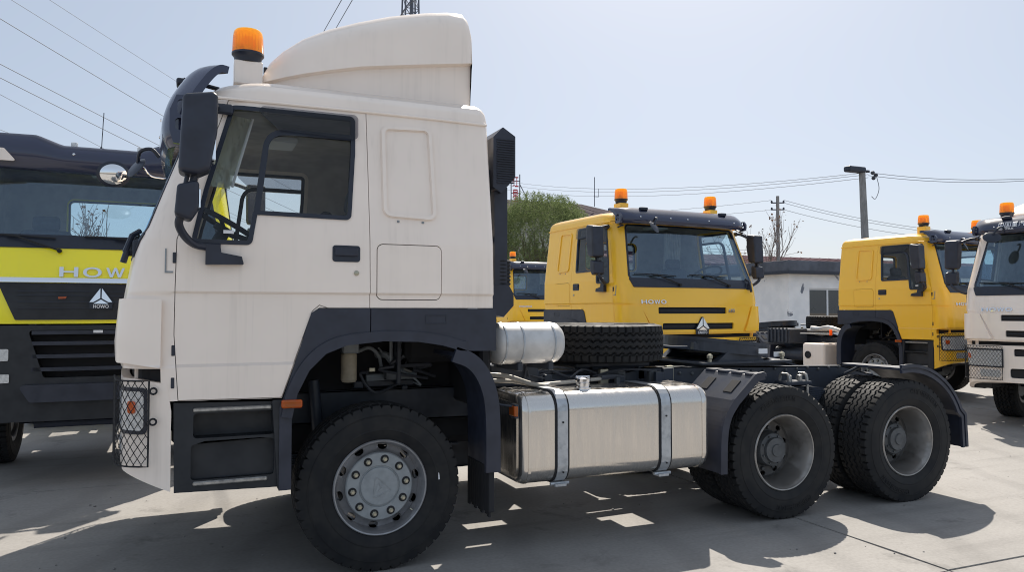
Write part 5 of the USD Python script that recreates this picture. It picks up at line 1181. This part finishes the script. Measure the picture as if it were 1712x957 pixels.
# ================================================================== TREES
def grow(rngt, p, d, length, r, depth, out, tips, spread=.5, up=.12):
    n = 4; P = [p]
    for i in range(n):
        d = d + rngt.normal(0, .10, 3) + [0, 0, up * .4]; d /= np.linalg.norm(d); p = p + d * length / n; P.append(p)
    out.append(tube(np.array(P), np.linspace(r, r * .62, n + 1), 6 if r > .03 else 4, caps=False))
    if depth == 0: tips.append((p, d)); return
    k = rngt.integers(2, 4) + (1 if depth > 2 else 0)
    for _ in range(k):
        q = P[rngt.integers(2, n + 1)]; a = rngt.normal(0, spread, 3); dd = d + a; dd /= np.linalg.norm(dd)
        grow(rngt, q, dd, length * rngt.uniform(.62, .82), r * .6, depth - 1, out, tips, spread, up)
def leafquads(P, D, size, rngt, aspect=.35):
    n = len(P); D = D / np.linalg.norm(D, axis=1, keepdims=True)
    a = np.cross(D, rngt.normal(0, 1, (n, 3))); a /= np.linalg.norm(a, axis=1, keepdims=True)
    s = size * rngt.uniform(.6, 1.3, (n, 1))
    V = np.stack([P, P + D * s * .5 + a * s * aspect * .5, P + D * s, P + D * s * .5 - a * s * aspect * .5], 1).reshape(-1, 3)
    i = np.arange(n) * 4; return trimesh.Trimesh(V, np.vstack([np.column_stack([i, i + 1, i + 2]), np.column_stack([i, i + 2, i + 3])]), process=False)

def willow():
    r = np.random.default_rng(11); c = at(905, 400, 34)
    T = thing('willow_tree', 'round green willow behind the intake stack and yellow cab', 'tree', (c[0], c[1], 0))
    cz, rx, rz = 4.35, 2.55, 2.65
    wood, tips = [], []
    wood.append(tube([(0, 0, 0), (.05, 0, 1.2), (0, .05, 2.2)], [.22, .18, .15], 10))
    for k in range(9):
        a = 2 * np.pi * k / 9 + r.uniform(-.2, .2); d = np.array([math.cos(a) * .55, math.sin(a) * .55, 1.0]); d /= np.linalg.norm(d)
        grow(r, np.array([0, 0, 1.7 + .08 * k]), d, 1.35, .075, 3, wood, tips, .33, .2)
    part(T, 'trunk', tm(wood[:1]), 'bark'); part(T, 'limb', tm(wood[1:]), 'bark')
    # hanging sprays: start points on an uneven dome, strands drooping outward and down
    P, D = [], []
    lumps = r.normal(0, 1, (26, 3)); lumps /= np.linalg.norm(lumps, axis=1, keepdims=True)
    for _ in range(7600):
        d = r.normal(0, 1, 3); d /= np.linalg.norm(d)
        if d[2] < -.45: continue
        bump_ = .86 + .16 * max((lumps @ d).max() - .75, 0) / .25
        rad = bump_ * r.uniform(.45, 1.0) ** .4
        p0 = np.array([d[0] * rx, d[1] * rx, d[2] * rz]) * rad + [0, 0, cz]
        out = np.array([d[0], d[1], max(d[2], -.1) * .6 + .35]); L_ = r.uniform(.25, .7)
        for t in np.linspace(0, 1, 13):
            q = p0 + out * .30 * t + np.array([0, 0, -L_ * t * t]) + r.normal(0, .03, 3)
            P.append(q); D.append(np.array([out[0] * .3, out[1] * .3, .25 - 1.1 * t]) + r.normal(0, .35, 3))
    part(T, 'crown', leafquads(np.array(P), np.array(D), .105, r, .24), 'willow', False)
willow()

def bare_tree(u, vtop, d, label, seed, leaves, height, vbase=None, wide=.5):
    r = np.random.default_rng(seed); q = at(u, vtop, d); T = thing('bare_tree', label, 'tree', (q[0], q[1], 0), 0, 'leafless trees beyond the yard')
    wood, tips = [], []; h = q[2]
    trunk = [(0, 0, 0), (.04, .02, h * .2), (-.03, 0, h * .4)]
    wood.append(tube(np.array(trunk), [.11, .085, .07], 8))
    for k in range(6):
        a = 2 * np.pi * k / 6 + r.uniform(-.4, .4); dd = np.array([math.cos(a) * wide, math.sin(a) * wide, 1.0]); dd /= np.linalg.norm(dd)
        grow(r, np.array([-.02, 0, h * (.18 + .04 * k)]), dd, h * .27, .045, 3, wood, tips, .38, .25)
    part(T, 'trunk', tm(wood[:1]), 'bark'); part(T, 'branch', tm(wood[1:]), 'twig')
    if leaves and tips:
        P, D = [], []
        for p, dd in tips:
            for _ in range(r.integers(0, leaves)): P.append(p + r.normal(0, .07, 3)); D.append(r.normal(0, 1, 3))
        part(T, 'dry_leaf', leafquads(np.array(P), np.array(D), .13, r, .6), 'dryleaf', False)
bare_tree(1276, 330, 40, 'bare tree with a few dry leaves left of the far pole', 4, 5, 6, wide=.75)
bare_tree(152, 328, 24, 'bare tree seen through the cab windows of the lime truck', 9, 2, 5)
bare_tree(118, 338, 26, 'second bare tree seen through the lime truck windows, to the left', 13, 2, 5)
